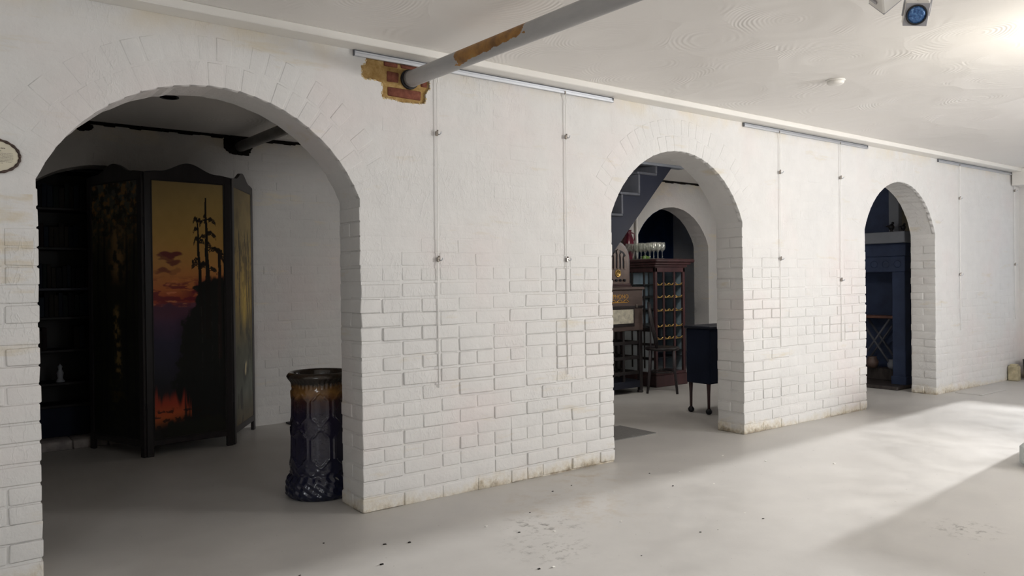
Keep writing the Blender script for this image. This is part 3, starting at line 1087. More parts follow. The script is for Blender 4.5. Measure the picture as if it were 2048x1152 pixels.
def paint_falls(W=90, Hh=420):
    u, v = np.meshgrid(np.linspace(0, 1, W), np.linspace(0, 1, Hh))
    n1 = fbm(u, v, 6, 20, 201)
    img = grad(v, [(0, (86, 88, 82)), (0.12, (82, 78, 62)), (0.3, (48, 45, 34)), (0.55, (30, 30, 22)), (1, (24, 24, 18))])
    img *= (0.5 + 1.0 * n1)[..., None]
    cx = 0.52 + 0.05 * np.sin(v * 7) + 0.05 * v
    glow = np.exp(-((u - cx) / 0.15) ** 2)
    img = over(img, glow * sst(0.14, 0.22, v) * sst(0.42, 0.32, v) * sst(0.30, 0.5, fbm(u, v, 8, 24, 210)), (150, 118, 78))
    lf = sst(0.50, 0.62, fbm(u, v, 20, 60, 215)) * sst(0.30, 0.1, v)
    img = over(img, lf * 0.8, (146, 108, 60))
    img = over(img, sst(0.52, 0.6, fbm(u, v, 16, 50, 219)) * sst(0.32, 0.12, v) * 0.8, (22, 20, 16))
    fall = sst(0.10, 0.02, np.abs(u - 0.52 - 0.16 * (v - 0.5))) * sst(0.46, 0.52, v) * sst(0.78, 0.72, v) * sst(0.42, 0.66, fbm(u, v, 22, 60, 223)) * 0.85
    img = over(img, fall, (150, 126, 80))
    img = over(img, 0.5 * glow * sst(0.72, 0.78, v) * sst(0.95, 0.85, v) * sst(0.45, 0.65, fbm(u, v, 8, 34, 230)), (86, 72, 38))
    for tx_ in (0.16, 0.30, 0.74, 0.9):
        img = over(img, 0.8 * (np.abs(u - tx_ - 0.02 * np.sin(v * 9 + tx_ * 7)) < 0.022) * sst(0.05, 0.3, v), (14, 14, 12))
    return img


def paint_birch(W=80, Hh=420):
    u, v = np.meshgrid(np.linspace(0, 1, W), np.linspace(0, 1, Hh))
    n1 = fbm(u, v, 5, 16, 301)
    img = grad(v, [(0, (132, 116, 78)), (0.2, (140, 122, 76)), (0.42, (170, 142, 74)), (0.55, (128, 112, 66)), (0.68, (92, 92, 76)), (0.85, (96, 100, 92)), (1, (96, 84, 62))])
    img *= (0.6 + 0.8 * n1)[..., None]
    img = over(img, np.exp(-((u - 0.55) / 0.13) ** 2) * sst(0.28, 0.42, v) * sst(0.62, 0.5, v) * 0.8, (214, 182, 84))
    img = over(img, 0.7 * sst(0.5, 0.62, fbm(u, v, 14, 30, 320)) * sst(0.1, 0.3, v) * sst(0.6, 0.3, v), (74, 62, 38))
    img = over(img, 0.8 * sst(0.55, 0.7, fbm(u, v, 6, 9, 330)) * sst(0.5, 0.62, v), (44, 46, 40))
    img = over(img, sst(0.06, 0.02, np.abs(u - 0.62 - 0.05 * np.sin(v * 30))) * sst(0.73, 0.75, v) * sst(0.80, 0.78, v) * sst(.4, .55, fbm(u, v, 20, 50, 340)), (206, 190, 150))
    for (tx_, ln_) in ((0.66, 0.5), (0.82, 0.25), (0.3, -0.1)):
        img = over(img, 0.9 * (np.abs(u - tx_ - ln_ * (v - 0.3) * 0.6 - 0.02 * np.sin(v * 25)) < 0.018) * sst(0.16, 0.2, v) * sst(0.62, 0.5, v), (40, 32, 22))
    img = over(img, 0.5 * sst(0.1, 0.0, u), (120, 120, 110))
    return img


def art_mesh(name, img, x0, x1, z0, z1, y):
    Hh, W = img.shape[:2]
    X, Z = np.meshgrid(np.linspace(x0, x1, W), np.linspace(z1, z0, Hh))
    co_ = np.stack([X, np.full_like(X, y), Z], -1).reshape(-1, 3)
    i = np.arange(W * Hh).reshape(Hh, W)
    q = np.stack([i[1:, :-1], i[1:, 1:], i[:-1, 1:], i[:-1, :-1]], -1).reshape(-1, 4)
    me = bpy.data.meshes.new(name)
    me.vertices.add(W * Hh)
    me.vertices.foreach_set('co', co_.ravel())
    me.loops.add(q.size)
    me.loops.foreach_set('vertex_index', q.ravel().astype(np.int32))
    me.polygons.add(len(q))
    me.polygons.foreach_set('loop_start', np.arange(0, q.size, 4, dtype=np.int32))
    me.polygons.foreach_set('loop_total', np.full(len(q), 4, dtype=np.int32))
    me.update()
    ca = me.color_attributes.new('art', 'FLOAT_COLOR', 'POINT')
    rgba = np.ones((W * Hh, 4), np.float32)
    rgba[:, :3] = np.clip(img.reshape(-1, 3), 0, 1)
    ca.data.foreach_set('color', rgba.ravel())
    return me


scr = thing('folding_screen', (1.206, 2.17, 0), 'dark framed three-panel folding screen painted with a forest and sunset', 'folding screen')


def screen_panel(a, b, img, zc0, zc1, label, flip=False, feet=True):
    a, b = Vector(a), Vector(b)
    L = (b - a).length
    rz = math.atan2(b.y - a.y, b.x - a.x)
    st = 0.046
    f = MB()
    f.box(0, st, -0.014, 0.014, 0.0, 1.995, 0.003)
    f.box(L - st, L, -0.014, 0.014, 0.0, 1.995, 0.003)
    f.box(st - 0.002, L - st + 0.002, -0.012, 0.012, 0.075, 0.115, 0.003)
    # crest: flat shoulders rising to a rounded hump
    top = []
    for k in range(33):
        s_ = k / 32
        hump = 0.5 - 0.5 * math.cos(2 * PI * min(max((s_ - 0.14) / 0.72, 0), 1))
        top.append((L * s_, 1.995 + 0.012 * min(1, s_ * 8, (1 - s_) * 8) + 0.068 * hump ** 1.25))
    f.prism([(0, 1.945)] + top + [(L, 1.945)], 'y', -0.013, 0.013)
    # beads round the picture
    for (x0, x1, z0, z1) in ((st, st + 0.008, 0.115, 1.945), (L - st - 0.008, L - st, 0.115, 1.945), (st, L - st, 0.115, 0.123), (st, L - st, 1.937, 1.945)):
        f.box(x0, x1, -0.0125, 0.006, z0, z1, 0.002)
    p = obj('screen_panel', f, M['wood_dark'], scr)
    p.location = (a.x - 1.206, a.y - 2.17, 0)
    p.rotation_euler = (0, 0, rz)
    tag(p, label)
    c = obj('painting', art_mesh('painting', img, st, L - st, 0.10, 1.95, -0.008), M['art'], p)
    obj('backing_board', MB().box(st - 0.004, L - st + 0.004, -0.006, 0.008, 0.10, 1.955, 0.001), M['wood_dark'], p)
    return p


screen_panel((1.206, 2.17), (1.808, 2.205), paint_sunset(), 0, 0, 'middle panel painted with an orange sunset behind tall firs')
screen_panel((0.960, 2.79), (1.200, 2.16), paint_falls(), 0, 0, 'left panel painted with a dark forest waterfall')
screen_panel((1.815, 2.215), (2.150, 2.755), paint_birch(), 0, 0, 'right panel painted with a yellow autumn wood')
for z in (0.35, 1.0, 1.65):
    for (x, y) in ((1.203, 2.163), (1.811, 2.207)):
        obj('hinge', MB().lathe([(0.006, -0.03), (0.006, 0.03)], 8, x - 1.206, y - 2.17, z), M['blackiron'], scr)

# ------------------------------------------------------------------ glazed umbrella stand
vs_ = thing('umbrella_stand', (1.775, 0.505, 0), 'tall dark glazed ceramic umbrella stand with ochre shoulder behind the arch jamb', 'umbrella stand')


def vrel(th, z, i):
    k = (th * 8 / (2 * PI)) % 1.0 - 0.5
    rr = 0.0
    for (z0, z1) in ((0.175, 0.395), (0.405, 0.600)):
        if z0 <= z <= z1:
            zc, hz = (z0 + z1) / 2, (z1 - z0) / 2
            wlim = 0.40 - max(0, (abs(z - zc) - (hz - 0.055)) / 0.055) * 0.40
            d_ = abs(k)
            if d_ < wlim - 0.05:
                rr = -0.006
            elif d_ < wlim + 0.03:
                rr = 0.005
    if z < 0.13:
        rr += 0.006 * math.sin(th * 22 + z * 60) * math.sin(z * 95)
    if 0.13 <= z < 0.175:
        rr += 0.004 * math.sin(th * 16) * math.sin((z - 0.13) * 140)
    if 0.615 < z < 0.67:
        rr += 0.003 * math.sin(th * 40)
    return rr


prof = []
for k in range(0, 121):
    z = 0.70 * k / 120
    if z < 0.025:
        r = 0.172 + 0.022 * (z / 0.025)
    elif z < 0.10:
        r = 0.194 - 0.006 * (z - 0.025) / 0.075
    elif z < 0.135:
        r = 0.176 + 0.010 * math.cos((z - 0.10) / 0.035 * PI)
    elif z < 0.60:
        r = 0.168 - 0.012 * (z - 0.135) / 0.465
    elif z < 0.64:
        r = 0.156 - 0.002 * math.sin((z - 0.60) / 0.04 * PI)
    elif z < 0.675:
        r = 0.156 + 0.026 * ((z - 0.64) / 0.035) ** 1.2
    else:
        r = 0.182 - 0.018 * ((z - 0.675) / 0.025) ** 2
    prof.append((r, z))
prof += [(0.152, 0.698), (0.145, 0.685), (0.140, 0.60), (0.138, 0.05), (0.0, 0.045)]
obj('vase_body', MB().lathe(prof, 160, fn=lambda th, z, i: vrel(th, z, i) if i <= 120 else 0), M['vase'], vs_, True)

# ------------------------------------------------------------------ things on the floor
dm = thing('floor_grate', (2.55, 2.66, 0), 'dark ribbed floor grate at the rear wall behind the umbrella stand', 'grate')
obj('grate_frame', MB().box(-0.10, 0.30, -0.17, -0.15, 0, 0.012, 0.002).box(-0.10, 0.30, 0.15, 0.17, 0, 0.012, 0.002).box(-0.10, -0.08, -0.17, 0.17, 0, 0.012, 0.002).box(0.28, 0.30, -0.17, 0.17, 0, 0.012, 0.002), M['blackiron'], dm)
for k in range(11):
    obj('slat', MB().box(-0.065 + k * 0.032, -0.048 + k * 0.032, -0.155, 0.155, 0.001, 0.010, 0.002), M['blackiron'], dm)
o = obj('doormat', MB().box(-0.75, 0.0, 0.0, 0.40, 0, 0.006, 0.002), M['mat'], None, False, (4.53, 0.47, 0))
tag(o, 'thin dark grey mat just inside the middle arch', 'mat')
o = obj('floor_hatch', MB().box(-0.28, 0.30, -0.13, 0.13, 0, 0.006, 0.002).box(-0.25, 0.27, -0.10, 0.10, 0.0, 0.009, 0.002), M['floor'], None, False, (8.72, -0.19, 0))
tag(o, 'flat painted hatch cover on the floor by the far wall', 'hatch')
o = obj('corner_block', MB().box(-0.05, 0.05, -0.05, 0.05, 0, 0.17, 0.008).box(-0.035, 0.035, -0.035, 0.035, 0.16, 0.19, 0.006), M['beige'], None, False, (9.93, -0.065, 0))
tag(o, 'small ochre-stained block on the floor in the far corner', 'block')
o = obj('waste_bin', MB().lathe([(0.09, 0), (0.10, 0.01), (0.115, 0.22), (0.118, 0.235), (0.108, 0.235), (0.09, 0.02)], 24), M['bin'], None, True, (10.14, -0.20, 0))
tag(o, 'dark round bin at the right edge of the photo', 'bin')
pl = MB()
pl.box(0, 0.5, -0.85, 0.0, 0.0, 0.16, 0.03)
o = obj('display_plinth', pl, M['plinth'], None, False, (5.42, -1.72, 0))
tag(o, 'low pale display plinth at the right edge of the floor', 'plinth')
# unseen block added out of frame to keep daylight off the near floor
ct = thing('shade_blocker', (6.9, -2.41, 0), 'added counter-shaped block out of view that shades the near floor', 'counter')
obj('carcass', MB().box(-0.26, 0.26, -0.92, 0.92, 0.05, 0.64, 0.006), M['slate'], ct)
obj('counter_top', MB().box(-0.29, 0.29, -0.95, 0.95, 0.64, 0.68, 0.006), M['wood_brown'], ct)
obj('kick_board', MB().box(-0.23, 0.23, -0.89, 0.89, 0.0, 0.05, 0.002), M['wood_dark'], ct)
db = MB()
random.seed(5)
spots = [(295, 0.87, -0.62), (0, 0.62, -0.86), (0, 0.95, -0.83), (0, 1.2, -0.62), (0, 1.35, -0.9), (0, 1.52, -0.72), (0, 1.65, -0.5), (0, 0.7, -1.4), (0, 1.75, -0.55)]
for (_, x, y) in spots + [(0, random.uniform(0.6, 3.6), random.uniform(-1.5, -0.2)) for _ in range(16)]:
    s_ = random.uniform(0.002, 0.006)
    db.box(x - s_, x + s_ * 1.6, y - s_, y + s_ * 0.8, 0, s_ * 0.6, 0.001, 0.001)
o = obj('floor_debris', db, M['gap'])
tag(o, 'scattered dark crumbs on the grey floor', 'debris', None, 'stuff')
db = MB()
for q in range(12):
    x, y = random.uniform(0.8, 5.0), random.uniform(-1.4, -0.2)
    s_ = random.uniform(0.002, 0.006)
    db.box(x - s_, x + s_ * 1.6, y - s_, y + s_ * 0.8, 0, s_ * 0.5, 0.001, 0.001)
o = obj('paint_flakes', db, M['trim'])
tag(o, 'scattered white paint flakes on the grey floor', 'debris', None, 'stuff')

# ------------------------------------------------------------------ ceiling fittings
sd = thing('smoke_detector', (4.572, -1.022, HC), 'round white smoke detector on the ceiling', 'smoke detector')
obj('base', MB().lathe([(0.056, 0.0), (0.058, -0.004), (0.056, -0.010), (0.0, -0.010)], 32), M['lamp_white'], sd, True)
obj('cover', MB().lathe([(0.050, -0.010), (0.050, -0.020), (0.042, -0.028), (0.018, -0.031), (0.0, -0.031)], 32), M['lamp_white'], sd, True)
dl = thing('ceiling_downlight', (1.285, 1.74, HC), 'dark recessed ring light in the ceiling of the back room', 'light')
obj('ring', MB().lathe([(0.045, -0.001), (0.058, -0.002), (0.060, -0.008), (0.046, -0.010), (0.040, -0.006)], 32, ring=True), M['blackiron'], dl, True)
obj('reflector', MB().lathe([(0.046, -0.003), (0.0, -0.0025)], 32), M['gap'], dl, True)

track = thing('lighting_track', (3.2, -2.28, HC), 'white ceiling track above the two spotlights', 'track')
obj('track_channel', MB().box(-0.9, 0.32, -0.018, 0.018, -0.022, 0.0, 0.002), M['lamp_white'], track)


def spotlight(loc, fwd, roll, label):
    t_ = thing('track_spotlight', loc, label, 'spotlight', 0, 'white cube spotlights on the ceiling track')
    f = Vector(fwd).normalized()
    q = f.to_track_quat('-Y', 'Z')
    t_.rotation_mode = 'QUATERNION'
    from mathutils import Quaternion
    t_.rotation_quaternion = q @ Quaternion((0, 1, 0), roll)
    s_ = 0.046
    obj('lamp_housing', MB().box(-s_, s_, -0.050, 0.070, -s_, s_, 0.006).box(-s_ + 0.006, s_ - 0.006, 0.07, 0.086, -s_ + 0.006, s_ - 0.006, 0.004), M['lamp_white'], t_)
    fp = MB().box(-s_ + 0.001, s_ - 0.001, -0.0535, -0.049, -s_ + 0.001, s_ - 0.001, 0.002)
    obj('face_plate', fp, M['lamp_grey'], t_)
    ln = MB().lathe([(0.0, -0.0), (0.018, -0.001), (0.034, -0.003), (0.035, 0.004)], 32)
    ln.v = [(x, z_ - 0.0545, y) for (x, y, z_) in ln.v]
    obj('lens', ln, M['lens'], t_, True)
    rg = MB().lathe([(0.034, -0.006), (0.040, -0.006), (0.040, 0.004), (0.034, 0.004)], 32, ring=True)
    rg.v = [(x, z_ - 0.0545, y) for (x, y, z_) in rg.v]
    obj('lens_ring', rg, M['cable'], t_, True)
    yk = MB()
    for e in (-1, 1):
        yk.box(e * (s_ + 0.004) - 0.003, e * (s_ + 0.004) + 0.003, -0.002, 0.016, -0.012, 0.105, 0.001)
    yk.box(-s_ - 0.006, s_ + 0.006, -0.002, 0.016, 0.102, 0.108, 0.001)
    obj('yoke', yk, M['lamp_grey'], t_)
    obj('cord', MB().tube([(0.0, 0.05, s_), (0.01, 0.07, s_ + 0.03), (0.0, 0.03, 0.10)], 0.0025, 8), M['cable'], t_, True)
    return t_


spotlight((3.30, -2.12, 2.293), (-0.80, -0.42, -0.40), 0.16, 'white cube spotlight with blue lens facing the camera')
spotlight((3.16, -2.06, 2.360), (0.88, 0.40, -0.30), 0.72, 'white cube spotlight turned away, left of the blue-lensed one')

# ------------------------------------------------------------------ bookcase in the rear arch behind the screen
kb = thing('stone_threshold', (1.075, 2.86, 0), 'low pale stone step across the rear arch behind the screen', 'step')
for k in range(6):
    obj('stone', MB().box(-0.70 + k * 0.235, -0.475 + k * 0.235, -0.035, 0.20, 0.0, 0.068 + random.uniform(-0.003, 0.003), 0.008, 0.003), M['kerb'], kb, True)
bc = thing('bookcase', (1.075, 3.2, 0), 'black bookcase standing inside the rear arch left of the screen', 'bookcase')
obj('back_panel', MB().box(-0.70, 0.70, 0.14, 0.16, 0.0, 2.30, 0.002), M['ebony'], bc)
for e in (-1, 1):
    obj('side_panel', MB().box(e * 0.70 - 0.012, e * 0.70 + 0.012, -0.12, 0.16, 0, 2.3, 0.002), M['ebony'], bc)
SH = [0.30, 0.47, 0.72, 0.97, 1.19, 1.50, 1.80, 2.10]
for z in SH:
    obj('shelf', MB().box(-0.69, 0.69, -0.12, 0.14, z - 0.02, z, 0.003), M['navy' if z == 1.19 else 'ebony'], bc)
obj('plinth_board', MB().box(-0.69, 0.69, -0.11, -0.09, 0.0, 0.28, 0.003), M['navy_dark'], bc)
bookcols = [(0.006, 0.010, 0.018), (0.012, 0.006, 0.006), (0.006, 0.011, 0.010), (0.015, 0.012, 0.009), (0.005, 0.005, 0.007), (0.010, 0.016, 0.026)]
bookm = [mat_simple('book_cloth', c_, 0.7, 0, 0.2, 0.2, 20) for c_ in bookcols]
adj = ['navy', 'dark red', 'dark green', 'brown', 'black', 'slate blue']
shelfname = {0.47: 'lowest', 0.72: 'second', 0.97: 'third', 1.19: 'fourth', 1.50: 'fifth', 1.80: 'top'}
random.seed(8)
for z in (0.72, 0.97, 1.19, 1.50, 1.80):
    x = 0.56
    while x < 1.04:
        wd = random.uniform(0.026, 0.042)
        if z == 0.72 and 0.70 < x < 0.86:
            x += wd
            continue
        hh = random.uniform(0.15, 0.19)
        k = random.randrange(6)
        bk = MB().box(0, wd - 0.002, 0, 0.15, 0, hh, 0.002)
        b_o = obj('book', bk, bookm[k], None, False, (x, 3.10, z))
        tag(b_o, 'dark cloth book upright on the %s shelf of the black bookcase' % shelfname[z], 'book', 'books on the %s shelf of the bookcase' % shelfname[z])
        x += wd
o = obj('figurine', MB().lathe([(0.03, 0), (0.032, 0.01), (0.018, 0.03), (0.024, 0.07), (0.012, 0.10), (0.017, 0.12), (0.0, 0.14)], 20), M['dim_white'], None, True, (0.80, 3.13, 0.47))
tag(o, 'small white figurine on a low bookcase shelf', 'figurine')

# ------------------------------------------------------------------ staircase over the middle room
stc = thing('staircase', (5.4, 1.95, 0), 'dark navy wooden staircase rising to the right beyond the middle arch', 'staircase')
G, RI = 0.255, 0.2245
x0s, z0s = 5.667 - 5.4, 1.85


def pitch(x, z, dx):
    return z + (dx - x) * RI / G


low = [(5.10, 1.045), (6.458, 2.438)]
sp = MB()
poly = [(-0.6, 0.72), (6.455 - 5.4, 2.438), (6.19 - 5.4, 2.438)]
# cut string: treads and risers step down from the ceiling to the left
steps = [(6.182 - 5.4, 2.304), (5.92 - 5.4, 2.0785), (5.667 - 5.4, 1.854), (5.414 - 5.4, 1.629), (5.161 - 5.4, 1.405), (4.908 - 5.4, 1.18)]
for i, (rx, tz) in enumerate(steps):
    poly.append((rx, tz))
    if i + 1 < len(steps):
        poly.append((steps[i + 1][0], tz))
poly.append((-0.6, 1.18))
obj('string_board', MB().prism(poly, 'y', 0.0, 0.035), M['navy'], stc)
for i, (rx, tz) in enumerate(steps[:5]):
    xl = steps[i + 1][0]
    obj('tread', MB().box(xl - 0.03, rx + 0.0, -0.018, 0.85, tz - 0.002, tz + 0.026, 0.006), M['tread'], stc)
    obj('riser', MB().box(rx - 0.012, rx + 0.010, -0.010, 0.85, tz + 0.026, min(tz + RI, 2.438), 0.003), M['tread'], stc)
obj('wall_string', MB().prism([(p[0], p[1]) for p in poly], 'y', 0.855, 0.885), M['navy_dark'], stc)
obj('side_boarding', MB().prism([(-0.6, 1.2)] + [(0.78, 2.432), (-0.6, 2.432)], 'y', 0.80, 0.84), M['navy_dark'], stc)
struct('trim_4', MB().box(5.2, 6.62, 1.93, 2.02, 2.41, HC - 0.001, 0.003), M['slate'])
o = obj('conduit', MB().tube([(0, 0, 1.40), (0, 0, 2.05)], 0.016, 12), M['trim'], None, True, (6.80, 2.83, 0))
tag(o, 'white vertical conduit on the rear wall beside the stairs', 'pipe')

# ------------------------------------------------------------------ glazed display cabinet
cb = thing('display_cabinet', (6.48, 2.25, 0), 'mahogany glazed corner cabinet with brass-edged shelves beyond the middle arch', 'cabinet')
CW, CD = 0.50, 0.56
for (x, y) in ((0.0, 0.0), (CW - 0.035, 0.0), (0.0, CD - 0.035), (CW - 0.035, CD - 0.035)):
    obj('corner_post', MB().box(x, x + 0.035, y, y + 0.035, 0.05, 1.34, 0.004), M['wood_red'], cb)
for x in (0.135, 0.315):
    obj('mullion', MB().box(x, x + 0.026, 0.004, 0.026, 0.20, 1.32, 0.004), M['wood_red'], cb)
for y in (0.17, 0.36):
    obj('mullion', MB().box(0.004, 0.024, y, y + 0.024, 0.20, 1.32, 0.004), M['wood_dark'], cb)
obj('base_plinth', MB().box(-0.015, CW + 0.015, -0.015, CD, 0.0, 0.13, 0.006).box(-0.005, CW + 0.005, -0.005, CD, 0.13, 0.16, 0.006), M['wood_red'], cb)
obj('cornice', MB().box(0.0, CW, 0.0, CD, 1.29, 1.35, 0.004).box(-0.02, CW + 0.02, -0.02, CD, 1.345, 1.375, 0.008).box(-0.03, CW + 0.06, -0.04, CD, 1.372, 1.40, 0.010).box(-0.04, CW + 0.11, -0.06, CD, 1.398, 1.44, 0.014), M['wood_red'], cb)
for k, z in enumerate((0.33, 0.40, 0.545, 0.685, 0.862, 1.014, 1.155)):
    sh = obj('shelf', MB().box(0.03, CW - 0.03, 0.02, CD - 0.02, z - 0.012, z, 0.002), M['wood_dark'], cb)
    if k in (2, 3, 4, 5, 6):
        sc_ = MB()
        for (xa, xb) in ((0.035, 0.135), (0.161, 0.315), (0.341, 0.465)):
            nsc = 2 if xb - xa > 0.14 else 1
            for q in range(nsc):
                c0 = xa + (xb - xa) * (q + 0.5) / nsc
                hw = (xb - xa) / nsc / 2 - 0.004
                pts = [(c0 - hw + 2 * hw * j / 10, 0.012, z + 0.012 - 0.022 * math.sin(PI * j / 10)) for j in range(11)]
                sc_.tube(pts, 0.0055, 6)
            sc_.box(xa, xb, 0.010, 0.016, z - 0.014, z - 0.009, 0.001)
        obj('brass_cradle', sc_, M['brass'], sh, True)
for (xa, xb) in ((0.035, 0.135), (0.161, 0.315), (0.341, 0.465)):
    obj('pane', MB().box(xa, xb, 0.013, 0.016, 0.20, 1.30, 0.0005), M['glass'], cb)
for (ya, yb) in ((0.035, 0.17), (0.194, 0.36), (0.384, 0.525)):
    obj('pane', MB().box(0.013, 0.016, ya, yb, 0.20, 1.30, 0.0005), M['glass'], cb)
o = obj('white_card', MB().box(-0.045, 0.045, -0.005, 0.005, 0.0, 0.12, 0.001), M['white_item'], None, False, (6.66, 2.72, 1.155))
tag(o, 'white card standing on the top shelf inside the glazed cabinet', 'card')
o = obj('dark_bottle', MB().lathe([(0.036, 0), (0.038, 0.01), (0.038, 0.085), (0.014, 0.115), (0.014, 0.14), (0.0, 0.141)], 20), M['bin'], None, True, (6.74, 2.42, 0.545))
tag(o, 'dark bottle on a lower shelf of the glazed cabinet', 'bottle')

obj('back_panel', MB().box(0.03, CW - 0.03, CD - 0.018, CD - 0.010, 0.16, 1.30, 0.001), M['lining_sheen'], cb)  # pale lining colour stands in for reflections on the panes
obj('side_panel', MB().box(CW - 0.030, CW - 0.022, 0.03, CD - 0.03, 0.16, 1.30, 0.001), M['lining_sheen'], cb)
obj('side_panel', MB().box(0.010, 0.018, 0.03, CD - 0.03, 0.16, 0.64, 0.001), M['lining_sheen'], cb)
obj('side_rail', MB().box(0.002, 0.024, 0.03, CD - 0.03, 0.62, 0.66, 0.002), M['wood_dark'], cb)
for z in (0.30, 0.46):
    obj('side_rail', MB().box(0.002, 0.024, 0.03, CD - 0.03, z, z + 0.03, 0.002), M['wood_dark'], cb)
# wine glasses on the cabinet
g0 = thing('wine_glass', (0, 0, 0), '', 'glass', 0, 'stemmed glasses standing on top of the cabinet')
GP = [(0.030, 0.0), (0.028, 0.003), (0.006, 0.008), (0.004, 0.02), (0.004, 0.075), (0.012, 0.085), (0.030, 0.105), (0.036, 0.135), (0.034, 0.165), (0.031, 0.185), (0.030, 0.185), (0.033, 0.16), (0.034, 0.135), (0.028, 0.108), (0.0, 0.088)]
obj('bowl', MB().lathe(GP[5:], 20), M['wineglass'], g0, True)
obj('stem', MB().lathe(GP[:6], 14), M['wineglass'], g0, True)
spots_g = []
for i in range(3):
    for j in range(5):
        spots_g.append((6.475 + i * 0.075 + (0.03 if j % 2 else 0), 2.27 + j * 0.095))
first = True
for (x, y) in spots_g:
    r_ = g0 if first else copy_tree(g0)
    first = False
    r_.location = (x + random.uniform(-0.008, 0.008), y + random.uniform(-0.008, 0.008), 1.44)
    r_['label'] = 'clear stemmed wine glass among the rows on top of the glazed cabinet'
jug = thing('maroon_jug', (6.60, 2.775, 1.44), 'shiny maroon jug behind the radio below the stairs', 'jug')
obj('jug_body', MB().lathe([(0.045, 0), (0.05, 0.01), (0.062, 0.08), (0.068, 0.16), (0.060, 0.24), (0.040, 0.30), (0.034, 0.33), (0.040, 0.355), (0.034, 0.355), (0.03, 0.33), (0.0, 0.30)], 28), M['maroon'], jug, True)
obj('handle', MB().tube([(0.055, 0, 0.22), (0.10, 0, 0.24), (0.10, 0, 0.31), (0.04, 0, 0.33)], 0.008, 8), M['maroon'], jug, True)
o = obj('green_box', MB().box(-0.06, 0.06, -0.03, 0.03, 0.0, 0.045, 0.006).box(-0.02, 0.02, -0.015, 0.015, 0.04, 0.055, 0.004), M['green'], None, False, (6.80, 2.70, 1.44))
tag(o, 'small green box behind the wine glasses', 'box')

# ------------------------------------------------------------------ old wooden music cabinet on an open stand, with the radio on it
mc = thing('phonograph_cabinet', (5.75, 2.1, 0), 'brown wooden cabinet with gold lettering on an open dark stand', 'cabinet')
obj('case', MB().box(-0.42, 0.37, 0.0, 0.40, 0.665, 1.10, 0.006), M['wood_brown'], mc)
obj('lid', MB().box(-0.44, 0.385, -0.015, 0.41, 1.10, 1.13, 0.006), M['wood_brown'], mc)
obj('front_rail', MB().box(-0.42, 0.37, -0.006, 0.004, 0.905, 0.93, 0.002), M['wood_dark'], mc)
dr = obj('door', MB().box(-0.36, 0.235, -0.008, 0.004, 0.715, 0.90, 0.003), M['wood_dark'], mc)
obj('paper_panel', MB().box(-0.345, 0.214, -0.012, -0.006, 0.745, 0.893, 0.002), M['ivory'], dr)
obj('catch', MB().box(0.255, 0.275, -0.014, 0.0, 0.91, 0.945, 0.002), M['steel'], mc)
fc = bpy.data.curves.new('lettering', 'FONT')
fc.body = 'PHONO'
fc.size = 0.062
fc.align_x = 'RIGHT'
fc.extrude = 0.0008
fo = bpy.data.objects.new('lettering', fc)
C.objects.link(fo)
dg = bpy.context.evaluated_depsgraph_get()
me = bpy.data.meshes.new_from_object(fo.evaluated_get(dg))
bpy.data.objects.remove(fo)
me.name = 'lettering'
me.materials.clear()
me.transform(Matrix.Translation((0.150, -0.0015, 1.010)) @ Matrix.Rotation(PI / 2, 4, 'X'))
obj('lettering', me, M['gold'], mc)
fl = MB()
for k in range(14):
    x = -0.10 + k * 0.018
    fl.tube([(x, -0.002, 0.985 + 0.012 * math.sin(k * 1.2)), (x + 0.009, -0.003, 0.985 + 0.012 * math.sin(k * 1.2 + 0.6)), (x + 0.018, -0.002, 0.985 + 0.012 * math.sin(k * 1.2 + 1.2))], 0.004, 6)
fl.box(-0.11, 0.14, -0.002, 0.0, 0.964, 0.972, 0.0005)
obj('gold_scroll', fl, M['gold'], mc, True)
for (x, y) in ((-0.38, 0.02), (0.335, 0.02), (-0.38, 0.36), (0.335, 0.36)):
    lg = MB().box(x - 0.022, x + 0.022, y - 0.022, y + 0.022, 0.03, 0.665, 0.004)
    lg.lathe([(0.030, 0), (0.034, 0.012), (0.026, 0.03)], 16, x, y, 0)
    obj('leg', lg, M['wood_dark'], mc)
for z in (0.20, 0.36, 0.52):
    obj('stand_rail', MB().box(-0.38, 0.335, 0.01, 0.03, z, z + 0.035, 0.003).box(-0.38, 0.335, 0.35, 0.37, z, z + 0.035, 0.003), M['wood_dark'], mc)
    obj('side_rail', MB().box(0.32, 0.345, 0.02, 0.36, z, z + 0.03, 0.003), M['wood_dark'], mc)
for x in (-0.15, 0.09):
    obj('stand_upright', MB().box(x - 0.014, x + 0.014, 0.012, 0.032, 0.10, 0.665, 0.003), M['wood_dark'], mc)
obj('bottom_shelf', MB().box(-0.40, 0.36, 0.0, 0.38, 0.06, 0.13, 0.004), M['navy'], mc)

rd = thing('cathedral_radio', (5.80, 2.16, 1.13), 'arched wooden cathedral radio standing on the lettered cabinet', 'radio')
RW, RH = 0.185, 0.48


def radio_outline(w_, h_, n=24):
    pts = [(-w_, 0.035), (w_, 0.035), (w_, h_ - w_ * 1.25)]
    for k in range(1, n):
        a = PI * k / n
        pts.append((w_ * math.cos(a), h_ - w_ * 1.25 + w_ * 1.25 * math.sin(a) ** 0.85))
    pts.append((-w_, h_ - w_ * 1.25))
    return pts


